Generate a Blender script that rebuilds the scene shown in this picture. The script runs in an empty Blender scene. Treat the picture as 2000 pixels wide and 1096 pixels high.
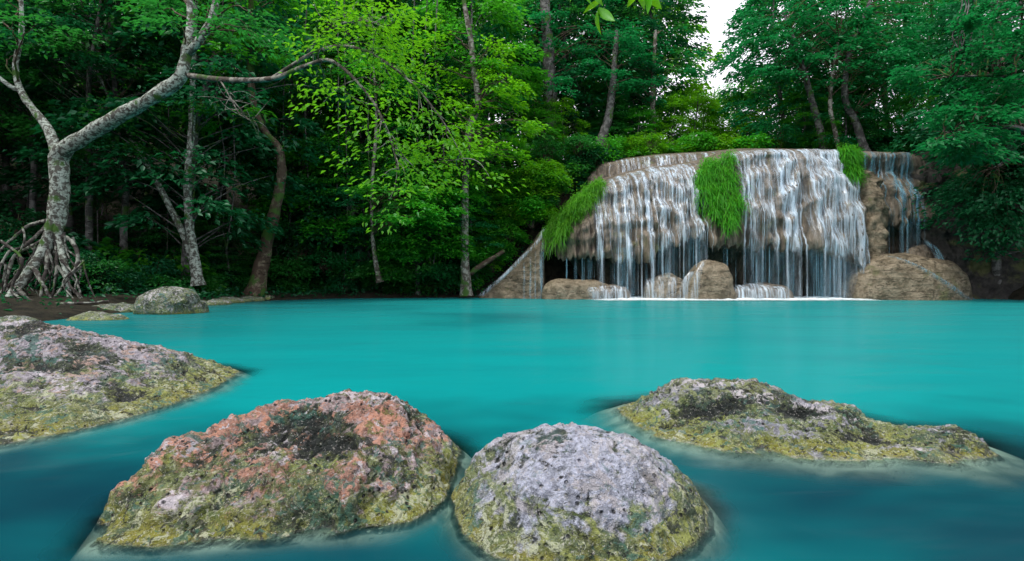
import bpy, math, random
import numpy as np
R = math.radians
rnd = random.Random(7)
rng = np.random.default_rng(11)
scene = bpy.context.scene
col = scene.collection

# ------------------------------------------------------------------ camera, sky, sun, exposure
CAMH, FPX, HY = 1.2, 1050.0, 540.0
cam_d = bpy.data.cameras.new('camera'); cam = bpy.data.objects.new('camera', cam_d); col.objects.link(cam)
cam.location = (0, 0, CAMH); cam.rotation_euler = (R(90), 0, 0)
cam_d.sensor_width = 36.0; cam_d.lens = 36.0 * FPX / 2000.0
cam_d.shift_y = -(548.0 - HY) / 2000.0
cam_d.clip_start = 0.05; cam_d.clip_end = 2000
scene.camera = cam

SUN_EL, SUN_AZ = 62.0, 235.0      # azimuth clockwise from +Y
world = bpy.data.worlds.new('World'); scene.world = world; world.use_nodes = True
wn = world.node_tree; wn.nodes.clear()
w_out = wn.nodes.new('ShaderNodeOutputWorld'); w_bg = wn.nodes.new('ShaderNodeBackground')
w_sky = wn.nodes.new('ShaderNodeTexSky'); w_sky.sky_type = 'NISHITA'; w_sky.sun_disc = False
w_sky.sun_elevation = R(SUN_EL); w_sky.sun_rotation = R(SUN_AZ)
w_mix = wn.nodes.new('ShaderNodeMix'); w_mix.data_type = 'RGBA'
w_mix.inputs[0].default_value = 0.72
w_mix.inputs[7].default_value = (10.5, 9.9, 10.6, 1)      # bright thin overcast
wn.links.new(w_sky.outputs[0], w_mix.inputs[6]); wn.links.new(w_mix.outputs[2], w_bg.inputs[0])
w_bg.inputs[1].default_value = 0.15
wn.links.new(w_bg.outputs[0], w_out.inputs[0])

sun_d = bpy.data.lights.new('sun', 'SUN'); sun_d.energy = 2.2; sun_d.angle = R(10); sun_d.color = (1.0, 0.96, 0.88)
sun = bpy.data.objects.new('sun', sun_d); col.objects.link(sun)
sun.rotation_euler = (R(90 - SUN_EL), 0, R(180 - SUN_AZ))
sun.location = (0, 0, 60)

vs = scene.view_settings
vs.view_transform = 'Standard'; vs.look = 'None'; vs.gamma = 1.0; vs.exposure = 0.42; vs.use_curve_mapping = False
scene.render.engine = 'CYCLES'
cy = scene.cycles
cy.use_denoising = True; cy.max_bounces = 8; cy.diffuse_bounces = 4; cy.glossy_bounces = 2; cy.transmission_bounces = 3
cy.transparent_max_bounces = 24; cy.caustics_reflective = False; cy.caustics_refractive = False
cy.sample_clamp_indirect = 4.0

# ------------------------------------------------------------------ helpers
def U(px, py, Y):
    return np.array(((px - 1000) / FPX * Y, Y, CAMH + (HY - py) / FPX * Y))
def W(px, py):
    Y = CAMH * FPX / (py - HY)
    return np.array(((px - 1000) / FPX * Y, Y, 0.0))

_perm = np.random.default_rng(3).permutation(256).astype(np.int64); _perm = np.concatenate([_perm, _perm, _perm])
_g = np.random.default_rng(5).normal(size=(256, 3)); _g /= np.linalg.norm(_g, axis=1)[:, None]
def perlin(P):
    P = np.asarray(P, float); I = np.floor(P).astype(np.int64); f = P - I; I &= 255
    u = f * f * f * (f * (f * 6 - 15) + 10); out = np.zeros(len(P))
    for dx in (0, 1):
        for dy in (0, 1):
            for dz in (0, 1):
                h = _perm[_perm[_perm[I[:, 0] + dx] + I[:, 1] + dy] + I[:, 2] + dz]
                g = _g[h]
                d = g[:, 0] * (f[:, 0] - dx) + g[:, 1] * (f[:, 1] - dy) + g[:, 2] * (f[:, 2] - dz)
                w = (u[:, 0] if dx else 1 - u[:, 0]) * (u[:, 1] if dy else 1 - u[:, 1]) * (u[:, 2] if dz else 1 - u[:, 2])
                out += w * d
    return out * 1.5
def fbm(P, o=4, gain=0.5):
    a, s, out = 1.0, 1.0, 0
    for k in range(o):
        out = out + a * perlin(np.asarray(P) * s + 17.3 * k); a *= gain; s *= 2.03
    return out
def ridged(P, o=4):
    a, s, out = 1.0, 1.0, 0
    for k in range(o):
        out = out + a * (1 - 2 * np.abs(perlin(np.asarray(P) * s + 9.1 * k))); a *= 0.5; s *= 2.1
    return out * 0.5
def sm(x, a=0.0, b=1.0):
    t = np.clip((np.asarray(x, float) - a) / (b - a), 0, 1); return t * t * (3 - 2 * t)

def mesh_np(name, V, quads=None, tris=None, attrs=None, smooth=True, uv=None):
    V = np.asarray(V, np.float32)
    me = bpy.data.meshes.new(name)
    nq = 0 if quads is None else len(quads); nt = 0 if tris is None else len(tris)
    loops = []
    if nq: loops.append(np.asarray(quads, np.int32).ravel())
    if nt: loops.append(np.asarray(tris, np.int32).ravel())
    L = np.concatenate(loops)
    me.vertices.add(len(V)); me.vertices.foreach_set('co', V.ravel())
    me.loops.add(len(L)); me.loops.foreach_set('vertex_index', L)
    me.polygons.add(nq + nt)
    st = np.concatenate([np.arange(nq) * 4, nq * 4 + np.arange(nt) * 3]).astype(np.int32)
    me.polygons.foreach_set('loop_start', st)
    if smooth: me.polygons.foreach_set('use_smooth', np.ones(nq + nt, bool))
    me.update(calc_edges=True)
    for k, a in (attrs or {}).items():
        at = me.attributes.new(k, 'FLOAT', 'POINT'); at.data.foreach_set('value', np.asarray(a, np.float32))
    if uv is not None:
        lay = me.uv_layers.new(name='UVMap'); lay.data.foreach_set('uv', np.asarray(uv, np.float32)[L].ravel())
    me.validate()
    return me
def obj(name, me, mat=None, parent=None):
    o = bpy.data.objects.new(name, me); col.objects.link(o)
    if mat is not None and not me.materials: me.materials.append(mat)
    if parent is not None: o.parent = parent
    return o
def tag(o, label, cat, group=None):
    o['label'] = label; o['category'] = cat
    if group: o['group'] = group
    return o
def empty(name, loc, label, cat, group=None):
    o = bpy.data.objects.new(name, None); o.empty_display_size = 0.3; col.objects.link(o); o.location = loc
    return tag(o, label, cat, group)
def structure(o): o['kind'] = 'structure'; return o
def stuff(o): o['kind'] = 'stuff'; return o
def grid_quads(nu, nv):
    i = np.arange(nu - 1)[:, None] * nv + np.arange(nv - 1)[None, :]; i = i.ravel()
    return np.stack([i, i + nv, i + nv + 1, i + 1], 1)
def spline(P, n, rad=None):
    P = np.asarray(P, float); k = len(P)
    Q = np.vstack([2 * P[0] - P[1], P, 2 * P[-1] - P[-2]])
    t = np.linspace(0, k - 1 - 1e-6, n); i = t.astype(int); f = (t - i)[:, None]
    a, b, c, d = Q[i], Q[i + 1], Q[i + 2], Q[i + 3]
    out = 0.5 * (2 * b + (c - a) * f + (2 * a - 5 * b + 4 * c - d) * f ** 2 + (3 * b - a - 3 * c + d) * f ** 3)
    if rad is None: return out
    return out, np.interp(t, np.arange(k), rad)
def tube(P, rad, ns=6, lump=0.0):
    """vertices and quads of a tapering tube along the points P"""
    P = np.asarray(P, float); n = len(P); rad = np.broadcast_to(rad, (n,))
    T = np.gradient(P, axis=0); T /= np.linalg.norm(T, axis=1)[:, None] + 1e-9
    ref = np.array((0.31, 0.91, 0.2)) if abs(T[:, 2]).mean() > 0.5 else np.array((0.1, 0.15, 0.98))
    A = np.cross(T, ref); A /= np.linalg.norm(A, axis=1)[:, None] + 1e-9; B = np.cross(T, A)
    th = np.arange(ns) / ns * 2 * np.pi
    V = P[:, None, :] + rad[:, None, None] * (np.cos(th)[None, :, None] * A[:, None, :] + np.sin(th)[None, :, None] * B[:, None, :])
    if lump:
        nrm = V - P[:, None, :]
        q = fbm(V.reshape(-1, 3) * 2.5, 3).reshape(n, ns, 1); V = V + nrm * q * lump
    V = V.reshape(-1, 3)
    i = np.arange(n - 1)[:, None] * ns; j = np.arange(ns)[None, :]; j2 = (j + 1) % ns
    Q = np.stack([(i + j).ravel(), (i + j2).ravel(), (i + ns + j2).ravel(), (i + ns + j).ravel()], 1)
    return V, Q
class Acc:
    def __init__(s): s.V = []; s.Q = []; s.n = 0
    def add(s, V, Q): s.V.append(V); s.Q.append(Q + s.n); s.n += len(V)
    def mesh(s, name): return mesh_np(name, np.concatenate(s.V), np.concatenate(s.Q))

# ------------------------------------------------------------------ node materials
class NB:
    def __init__(s, name):
        s.m = bpy.data.materials.new(name); s.m.use_nodes = True; s.t = s.m.node_tree; s.t.nodes.clear()
        s.out = s.t.nodes.new('ShaderNodeOutputMaterial')
    def n(s, kind, **kw):
        nd = s.t.nodes.new('ShaderNode' + kind)
        for k, v in kw.items(): setattr(nd, k, v)
        return nd
    def set(s, sock, v):
        if isinstance(v, bpy.types.NodeSocket): s.t.links.new(v, sock)
        elif v is not None:
            if isinstance(v, tuple) and len(v) == 3 and len(sock.default_value) == 4: v = v + (1,)
            sock.default_value = v
    def pos(s, scale=(1, 1, 1), off=(0, 0, 0)):
        g = s.n('NewGeometry'); m = s.n('Mapping'); s.set(m.inputs[0], g.outputs['Position']); m.inputs[3].default_value = scale; m.inputs[1].default_value = off
        return m.outputs[0]
    def noise(s, vec, scale, det=4, rough=0.55, dist=0.0):
        t = s.n('TexNoise'); s.set(t.inputs['Vector'], vec); t.inputs['Scale'].default_value = scale; t.inputs['Detail'].default_value = det
        t.inputs['Roughness'].default_value = rough; t.inputs['Distortion'].default_value = dist; return t.outputs[0]
    def voro(s, vec, scale, feat='F1'):
        t = s.n('TexVoronoi', feature=feat); s.set(t.inputs['Vector'], vec); t.inputs['Scale'].default_value = scale; return t.outputs[0]
    def rng(s, v, a, b, c=0.0, d=1.0, smooth=True):
        t = s.n('MapRange'); t.interpolation_type = 'SMOOTHSTEP' if smooth else 'LINEAR'
        s.set(t.inputs[0], v)
        for k, x in enumerate((a, b, c, d)): s.set(t.inputs[k + 1], x)
        return t.outputs[0]
    def math(s, op, a, b=None, c=None):
        t = s.n('Math', operation=op); s.set(t.inputs[0], a); s.set(t.inputs[1], b)
        if c is not None: s.set(t.inputs[2], c)
        return t.outputs[0]
    def mix(s, f, a, b, mode='MIX'):
        t = s.n('Mix', data_type='RGBA', blend_type=mode); s.set(t.inputs[0], f); s.set(t.inputs[6], a); s.set(t.inputs[7], b); return t.outputs[2]
    def attr(s, name):
        t = s.n('Attribute'); t.attribute_name = name; return t.outputs['Fac']
    def sep(s, v, k):
        t = s.n('SeparateXYZ'); s.set(t.inputs[0], v); return t.outputs[k]
    def bump(s, h, strength, dist, nrm=None):
        t = s.n('Bump'); s.set(t.inputs['Height'], h); t.inputs['Strength'].default_value = strength; t.inputs['Distance'].default_value = dist
        if nrm is not None: s.set(t.inputs['Normal'], nrm)
        return t.outputs[0]
    def bsdf(s, color, rough=0.6, nrm=None, spec=0.3):
        p = s.n('BsdfPrincipled'); s.set(p.inputs['Base Color'], color); s.set(p.inputs['Roughness'], rough)
        s.set(p.inputs['Specular IOR Level'], spec)
        if nrm is not None: s.set(p.inputs['Normal'], nrm)
        return p.outputs[0]
    def done(s, sh): s.t.links.new(sh, s.out.inputs[0]); return s.m

def leaf_mat(name, c0, c1, tr, trans=0.45, vary=0.35):
    """leaf: diffuse blend of c0..c1 by leaf, light shining through as tr"""
    b = NB(name)
    lv = b.attr('lv'); oi = b.n('ObjectInfo').outputs['Random']
    c = b.mix(lv, c0, c1)
    t = b.mix(b.math('MULTIPLY', lv, 0.8), tr, tuple(x * 0.55 for x in tr))
    hsv = b.n('HueSaturation'); b.set(hsv.inputs['Color'], c)
    b.set(hsv.inputs['Hue'], b.rng(oi, 0, 1, 0.488, 0.512, False)); b.set(hsv.inputs['Value'], b.rng(oi, 0, 1, 1 - vary, 1 + vary, False))
    d = b.n('BsdfDiffuse'); b.set(d.inputs[0], hsv.outputs[0])
    tl = b.n('BsdfTranslucent'); b.set(tl.inputs[0], t)
    m1 = b.n('MixShader'); m1.inputs[0].default_value = trans; b.set(m1.inputs[1], d.outputs[0]); b.set(m1.inputs[2], tl.outputs[0])
    gl = b.n('BsdfGlossy'); gl.inputs['Roughness'].default_value = 0.42; gl.inputs[0].default_value = (0.8, 0.95, 0.9, 1)
    m2 = b.n('MixShader'); m2.inputs[0].default_value = 0.025; b.set(m2.inputs[1], m1.outputs[0]); b.set(m2.inputs[2], gl.outputs[0])
    return b.done(m2.outputs[0])

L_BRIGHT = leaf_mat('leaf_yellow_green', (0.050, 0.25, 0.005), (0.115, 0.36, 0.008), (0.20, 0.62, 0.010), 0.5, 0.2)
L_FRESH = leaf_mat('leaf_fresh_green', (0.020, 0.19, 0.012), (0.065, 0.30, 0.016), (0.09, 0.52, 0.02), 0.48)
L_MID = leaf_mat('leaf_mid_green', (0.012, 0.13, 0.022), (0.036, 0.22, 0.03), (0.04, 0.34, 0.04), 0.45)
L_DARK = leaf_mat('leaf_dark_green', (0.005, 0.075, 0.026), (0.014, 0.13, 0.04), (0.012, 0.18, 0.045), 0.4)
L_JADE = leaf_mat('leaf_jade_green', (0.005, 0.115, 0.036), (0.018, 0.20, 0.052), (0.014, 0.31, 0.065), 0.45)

def bark_mat(name, dark, pale, moss=0.0, pat=0.5, scale=1.0):
    b = NB(name); p = b.pos()
    n1 = b.noise(p, 3.2 * scale, 5, 0.6, 0.4); n2 = b.noise(b.pos((1, 1, 0.25)), 14 * scale, 4, 0.6); n3 = b.noise(b.pos((0.6, 0.6, 2.2), (3, 1, 7)), 5 * scale, 4, 0.65)
    c = b.mix(b.rng(n1, pat - 0.06, pat + 0.06), dark, pale)
    c = b.mix(b.rng(n3, 0.56, 0.64), c, tuple(x * 0.35 for x in dark))
    c = b.mix(b.rng(n2, 0.45, 0.75, 0, 0.6), c, tuple(x * 0.6 for x in dark))
    if moss: c = b.mix(b.rng(b.noise(p, 1.6, 4), 0.62 - moss * 0.3, 0.70 - moss * 0.3), c, (0.045, 0.10, 0.02))
    return b.done(b.bsdf(c, 0.85, b.bump(b.math('ADD', n2, n1), 0.6, 0.03), 0.15))
B_WHITE = bark_mat('bark_white_mottled', (0.085, 0.085, 0.07), (0.36, 0.42, 0.36), 0.15, 0.50, 2.0)
B_PALE = bark_mat('bark_pale_grey', (0.08, 0.07, 0.055), (0.26, 0.26, 0.22), 0.25, 0.5)
B_BROWN = bark_mat('bark_brown', (0.07, 0.05, 0.035), (0.17, 0.14, 0.10), 0.35, 0.55)
B_GREY = bark_mat('bark_grey', (0.06, 0.06, 0.055), (0.15, 0.15, 0.14), 0.25, 0.5)
B_ROOT = bark_mat('bark_root', (0.05, 0.045, 0.04), (0.24, 0.26, 0.22), 0.15, 0.52)

def rock_mat(name, top, patch, patch_amt, white=0.5, algae_h=0.13, seed=0.0, dark_amt=0.5, crusts=1.0):
    """pitted wet limestone: pale top, coloured mineral patches, green-black growth and painted-in shade in the hollows and an algae belt by the water"""
    b = NB(name); p = b.pos((1, 1, 1), (seed, seed * 0.7, seed * 0.3)); z = b.sep(b.pos(), 2); cav = b.attr('cav')
    big = b.noise(p, 2.6, 6, 0.62, 0.5); mid = b.noise(p, 7.5, 6, 0.65, 0.6); fine = b.noise(p, 30, 5, 0.7); grit = b.noise(p, 95, 3, 0.75)
    vo = b.voro(p, 26); pits = b.rng(b.voro(p, 17), 0.10, 0.22, 1, 0)
    n5 = b.noise(b.pos((1, 1, 1), (seed + 5, 2, 9)), 5.2, 6, 0.7, 0.8); n6 = b.noise(b.pos((1, 1, 1.4), (seed + 2, 8, 4)), 4.1, 8, 0.74, 0.9); n7 = b.noise(b.pos((1, 1, 1), (seed + 9, 3, 1)), 15, 6, 0.72, 0.7)
    c = b.mix(b.rng(fine, 0.35, 0.65), tuple(x * 0.55 for x in top), tuple(min(1, x * 1.3) for x in top))
    c = b.mix(b.rng(b.math('ADD', b.math('MULTIPLY', big, 0.5), b.math('MULTIPLY', mid, 0.5)), 0.57 - 0.16 * patch_amt, 0.65 - 0.16 * patch_amt, 0, 0.9), c, b.mix(b.rng(n7, 0.35, 0.65), tuple(x * 0.45 for x in patch), tuple(x * 1.35 for x in patch)))
    c = b.mix(b.rng(n5, 0.60 - 0.1 * white, 0.66 - 0.1 * white), c, b.mix(grit, (0.22, 0.22, 0.25), (0.58, 0.56, 0.58)))
    c = b.mix(b.rng(n7, 0.62, 0.68, 0, 0.8), c, (0.52, 0.48, 0.46))
    # green growth, thicker in hollows, where it doubles as painted shade
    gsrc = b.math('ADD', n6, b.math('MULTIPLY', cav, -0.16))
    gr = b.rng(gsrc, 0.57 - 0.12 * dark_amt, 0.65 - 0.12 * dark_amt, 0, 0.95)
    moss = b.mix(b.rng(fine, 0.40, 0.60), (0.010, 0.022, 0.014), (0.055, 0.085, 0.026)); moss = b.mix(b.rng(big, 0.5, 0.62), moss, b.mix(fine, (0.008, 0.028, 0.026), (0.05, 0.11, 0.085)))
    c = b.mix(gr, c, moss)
    # mosaic of crusts a hand wide
    def crust(k, sc, lo, amt, colr):
        nonlocal_n = b.noise(b.pos((1, 1, 1.2), (seed * 1.3 + k * 3.1, k * 1.7, k)), sc, 6, 0.66, 0.9); clump = b.noise(b.pos((1, 1, 1), (seed + k * 5.3, k * 2.9, 3)), 2.4, 3, 0.5, 0.3)
        return b.rng(b.math('ADD', nonlocal_n, b.math('MULTIPLY', b.math('SUBTRACT', clump, 0.5), 0.55)), lo, lo + 0.045, 0, amt * (crusts if k < 6 else 1.0)), colr
    for f, cc in (crust(1, 8, 0.555, 0.85, tuple(min(0.6, x * 1.35) for x in patch)), crust(2, 10, 0.575, 0.85, (0.60, 0.57, 0.60)), crust(3, 9, 0.575, 0.8, (0.04, 0.14, 0.11)), crust(4, 8.5, 0.575, 0.92, (0.010, 0.020, 0.014)), crust(5, 16, 0.60, 0.8, (0.12, 0.14, 0.03))):
        c = b.mix(f, c, cc)
    # algae belt
    zz = b.math('ADD', z, b.math('MULTIPLY', b.math('SUBTRACT', b.math('ADD', n6, b.math('MULTIPLY', mid, 0.6)), 0.8), -0.9))
    belt = b.rng(zz, algae_h * 1.35, algae_h * 0.65, 0, 0.94); low = b.rng(z, algae_h * 0.9, algae_h * 0.1)
    alg = b.mix(b.rng(mid, 0.42, 0.58), (0.095, 0.14, 0.035), (0.17, 0.22, 0.075))
    alg = b.mix(b.math('MULTIPLY', low, b.rng(n5, 0.36, 0.54)), alg, (0.23, 0.225, 0.02))
    alg = b.mix(b.rng(big, 0.53, 0.62, 0, 0.75), alg, (0.035, 0.085, 0.058))
    alg = b.mix(b.rng(n7, 0.54, 0.63, 0, 0.85), alg, (0.018, 0.036, 0.020))
    alg = b.mix(b.rng(fine, 0.53, 0.63, 0, 0.9), alg, (0.34, 0.37, 0.17))
    alg = b.mix(b.rng(b.noise(p, 48, 4, 0.7), 0.57, 0.65, 0, 0.9), alg, (0.010, 0.016, 0.010))
    alg = b.mix(b.rng(b.noise(b.pos((1, 1, 1), (seed, 7, 7)), 70, 3, 0.7), 0.60, 0.67, 0, 0.8), alg, (0.45, 0.46, 0.34))
    for f, cc in (crust(6, 11, 0.56, 0.85, (0.30, 0.34, 0.08)), crust(7, 10, 0.59, 0.9, (0.012, 0.022, 0.012)), crust(8, 14, 0.58, 0.85, (0.48, 0.52, 0.34)), crust(9, 9, 0.58, 0.8, (0.05, 0.15, 0.10))):
        alg = b.mix(f, alg, cc)
    c = b.mix(belt, c, alg)
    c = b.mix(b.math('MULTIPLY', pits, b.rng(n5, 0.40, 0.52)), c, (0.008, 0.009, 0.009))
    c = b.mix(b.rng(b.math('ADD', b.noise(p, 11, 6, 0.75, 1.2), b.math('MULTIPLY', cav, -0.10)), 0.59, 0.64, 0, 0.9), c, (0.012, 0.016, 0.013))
    c = b.mix(b.rng(b.math('ADD', cav, b.math('MULTIPLY', b.math('SUBTRACT', n7, 0.5), 3.0)), -0.5, -1.2, 0, 0.85), c, (0.008, 0.013, 0.012))  # hollows blackened further: occlusion shade painted into the colour
    sp = b.noise(b.pos((1, 1, 1), (seed + 4, 1, 3)), 42, 5, 0.75, 0.4); sq = b.noise(b.pos((1, 1, 1), (seed + 1, 6, 3)), 60, 4, 0.75); sz = b.noise(b.pos((1, 1, 1), (seed + 3, 2, 8)), 20, 6, 0.75, 0.8)
    c = b.mix(b.rng(b.math('ADD', sp, b.math('MULTIPLY', b.math('SUBTRACT', big, 0.5), 0.3)), 0.60, 0.66, 0, 0.7), c, (0.010, 0.016, 0.013))
    c = b.mix(b.rng(sz, 0.60, 0.66, 0, 0.8), c, (0.012, 0.024, 0.018))
    c = b.mix(b.rng(sq, 0.59, 0.66, 0, 0.75), c, (0.55, 0.54, 0.50))
    # below the water: pale lime silt
    c = b.mix(b.rng(z, 0.014, -0.015), c, b.mix(b.rng(b.noise(b.pos((0.6, 1.2, 1)), 3.5, 3, 0.5, 0.5), 0.35, 0.65), (0.11, 0.15, 0.13), (0.34, 0.39, 0.33)))
    h = b.math('ADD', b.math('MULTIPLY', mid, 1.1), b.math('ADD', b.math('MULTIPLY', fine, 0.55), b.math('MULTIPLY', grit, 0.2)))
    h = b.math('SUBTRACT', h, b.math('MULTIPLY', pits, 0.35)); h = b.math('ADD', h, b.math('MULTIPLY', vo, 0.2)); h = b.math('MULTIPLY', h, b.rng(z, -0.03, 0.01, 0.15, 1.0))
    return b.done(b.bsdf(c, b.rng(mid, 0.3, 0.7, 0.42, 0.8), b.bump(h, 1.0, 0.075), 0.35))

def travertine_mat(name, a, bcol, c3, wet=0.5, vert=True, moss=0.3, strata=0.0):
    b = NB(name); s = (1, 1, 0.16) if vert else (1, 1, 1)
    p = b.pos(s); q = b.pos()
    st = b.noise(p, 2.4, 6, 0.65, 0.3); f = b.noise(p, 8, 5, 0.65); m = b.noise(q, 0.9, 5, 0.6, 0.4); g = b.noise(q, 6, 6, 0.7)
    c = b.mix(b.rng(st, 0.36, 0.62), a, bcol); c = b.mix(b.rng(f, 0.5, 0.7, 0, 0.75), c, c3)
    c = b.mix(b.rng(g, 0.55, 0.7, 0, 0.6), c, tuple(x * 0.35 for x in a))
    c = b.mix(b.rng(m, 0.66 - 0.25 * moss, 0.78 - 0.25 * moss, 0, 0.7), c, (0.10, 0.115, 0.035))
    h = b.math('ADD', b.math('ADD', f, b.math('MULTIPLY', st, 1.5)), b.math('MULTIPLY', g, 0.6))
    if strata:
        lay = b.noise(b.pos((0.25, 0.25, 1.5)), 1.2, 5, 0.6, 0.9); crack = b.rng(b.math('ABSOLUTE', b.math('SUBTRACT', lay, 0.5)), 0.0, 0.012, 1, 0)
        c = b.mix(b.math('MULTIPLY', crack, strata), c, tuple(x * 0.15 for x in a)); h = b.math('SUBTRACT', b.math('ADD', h, b.math('MULTIPLY', lay, 1.6)), crack)
    return b.done(b.bsdf(c, 0.75 - 0.35 * wet, b.bump(h, 0.8, 0.12), 0.4))
M_CLIFF = travertine_mat('wet_travertine', (0.065, 0.052, 0.034), (0.20, 0.165, 0.12), (0.035, 0.042, 0.04), 0.6)
M_BOULDER = travertine_mat('tan_travertine', (0.125, 0.10, 0.06), (0.26, 0.215, 0.145), (0.085, 0.075, 0.045), 0.4, False, 0.3, 0.55)
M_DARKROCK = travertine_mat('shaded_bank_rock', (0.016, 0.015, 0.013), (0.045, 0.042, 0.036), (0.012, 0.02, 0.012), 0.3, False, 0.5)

def soil_mat():
    b = NB('forest_soil'); p = b.pos()
    n = b.noise(p, 2.2, 6, 0.7); f = b.noise(p, 14, 5, 0.7)
    c = b.mix(b.rng(n, 0.35, 0.65), (0.010, 0.010, 0.007), (0.032, 0.028, 0.018)); c = b.mix(b.rng(f, 0.55, 0.7), c, (0.035, 0.05, 0.02))
    return b.done(b.bsdf(c, 0.9, b.bump(f, 0.8, 0.08), 0.15))
M_SOIL = soil_mat()

def falls_mat(name, amount, tint):
    """silky falling water: streaks of foam with clear gaps, thinning towards the edges of each ribbon"""
    b = NB(name); uv = b.n('UVMap').outputs[0]
    u = b.sep(uv, 0)
    edge = b.math('SUBTRACT', 1.0, b.math('POWER', b.math('ABSOLUTE', b.math('MULTIPLY_ADD', u, 2.0, -1.0)), 2.2))
    st = b.noise(b.pos((1, 0.25, 0.05)), 11, 5, 0.65); br = b.noise(b.pos((1, 1, 0.4)), 1.3, 4, 0.6)
    a = b.math('MULTIPLY', b.rng(st, 0.38, 0.62, 0.08, 1.0), b.rng(br, 0.3, 0.7, 0.45, 1.0))
    a = b.math('MULTIPLY', b.math('MULTIPLY', a, edge), b.attr('dens')); a = b.math('MULTIPLY', a, amount)
    d = b.n('BsdfDiffuse'); d.inputs[0].default_value = tint + (1,); tl = b.n('BsdfTranslucent'); tl.inputs[0].default_value = tint + (1,)
    m = b.n('MixShader'); m.inputs[0].default_value = 0.4; b.set(m.inputs[1], d.outputs[0]); b.set(m.inputs[2], tl.outputs[0])
    g = b.n('BsdfGlossy'); g.inputs['Roughness'].default_value = 0.25; m3 = b.n('MixShader'); m3.inputs[0].default_value = 0.08
    b.set(m3.inputs[1], m.outputs[0]); b.set(m3.inputs[2], g.outputs[0])
    tp = b.n('BsdfTransparent'); m2 = b.n('MixShader'); b.set(m2.inputs[0], a); b.set(m2.inputs[1], tp.outputs[0]); b.set(m2.inputs[2], m3.outputs[0])
    return b.done(m2.outputs[0])
M_FALLS = falls_mat('silky_water', 1.15, (0.76, 0.90, 1.0))
M_VEIL = falls_mat('thin_water_veil', 1.0, (0.34, 0.70, 0.88))

def pool_mat():
    b = NB('milky_turquoise_water'); p = b.pos()
    dark_tint = b.attr('dark_tint'); clear = b.attr('clear')
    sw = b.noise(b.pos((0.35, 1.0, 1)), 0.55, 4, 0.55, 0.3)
    c = b.mix(dark_tint, (0.001, 0.22, 0.215), (0.001, 0.024, 0.040))
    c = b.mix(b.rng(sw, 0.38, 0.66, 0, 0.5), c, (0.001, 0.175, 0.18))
    d = b.n('BsdfDiffuse'); b.set(d.inputs[0], c)
    tp = b.n('BsdfTransparent'); tp.inputs[0].default_value = (0.80, 0.92, 0.88, 1)
    m1 = b.n('MixShader'); b.set(m1.inputs[0], clear); b.set(m1.inputs[1], d.outputs[0]); b.set(m1.inputs[2], tp.outputs[0])
    rip = b.noise(b.pos((0.6, 1.2, 1)), 1.6, 3, 0.5, 0.4); rip2 = b.noise(b.pos((0.4, 1.3, 1)), 0.6, 2, 0.5)
    nr = b.bump(b.math('ADD', rip, b.math('MULTIPLY', rip2, 2.0)), 0.3, 0.06)
    g = b.n('BsdfGlossy'); g.inputs['Roughness'].default_value = 0.21; b.set(g.inputs['Normal'], nr)
    fr = b.n('Fresnel'); fr.inputs[0].default_value = 1.33; b.set(fr.inputs['Normal'], nr)
    m2 = b.n('MixShader'); b.set(m2.inputs[0], b.math('MULTIPLY', fr.outputs[0], 0.42)); b.set(m2.inputs[1], m1.outputs[0]); b.set(m2.inputs[2], g.outputs[0])
    return b.done(m2.outputs[0])
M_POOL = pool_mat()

# ------------------------------------------------------------------ foreground boulders: height fields through surveyed points
def tps_fit(P, z, lam=1e-4):
    d = np.linalg.norm(P[:, None] - P[None], axis=2); K = np.where(d > 0, d ** 2 * np.log(d + 1e-12), 0) + lam * np.eye(len(P))
    A = np.hstack([np.ones((len(P), 1)), P]); n = len(P)
    M = np.zeros((n + 3, n + 3)); M[:n, :n] = K; M[:n, n:] = A; M[n:, :n] = A.T
    return P, np.linalg.solve(M, np.concatenate([z, np.zeros(3)]))
def tps_eval(fit, Q):
    P, w = fit; out = np.zeros(len(Q))
    for i in range(0, len(Q), 20000):
        q = Q[i:i + 20000]; d = np.linalg.norm(q[:, None] - P[None], axis=2)
        out[i:i + 20000] = np.where(d > 0, d ** 2 * np.log(d + 1e-12), 0) @ w[:-3] + w[-3] + q @ w[-2:]
    return out
def resample(poly, n):
    P = np.vstack([poly, poly[:1]]); s = np.concatenate([[0], np.cumsum(np.linalg.norm(np.diff(P, axis=0), axis=1))])
    t = np.linspace(0, s[-1], n, endpoint=False); return np.stack([np.interp(t, s, P[:, k]) for k in range(2)], 1)
ROCK_FITS = []
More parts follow.
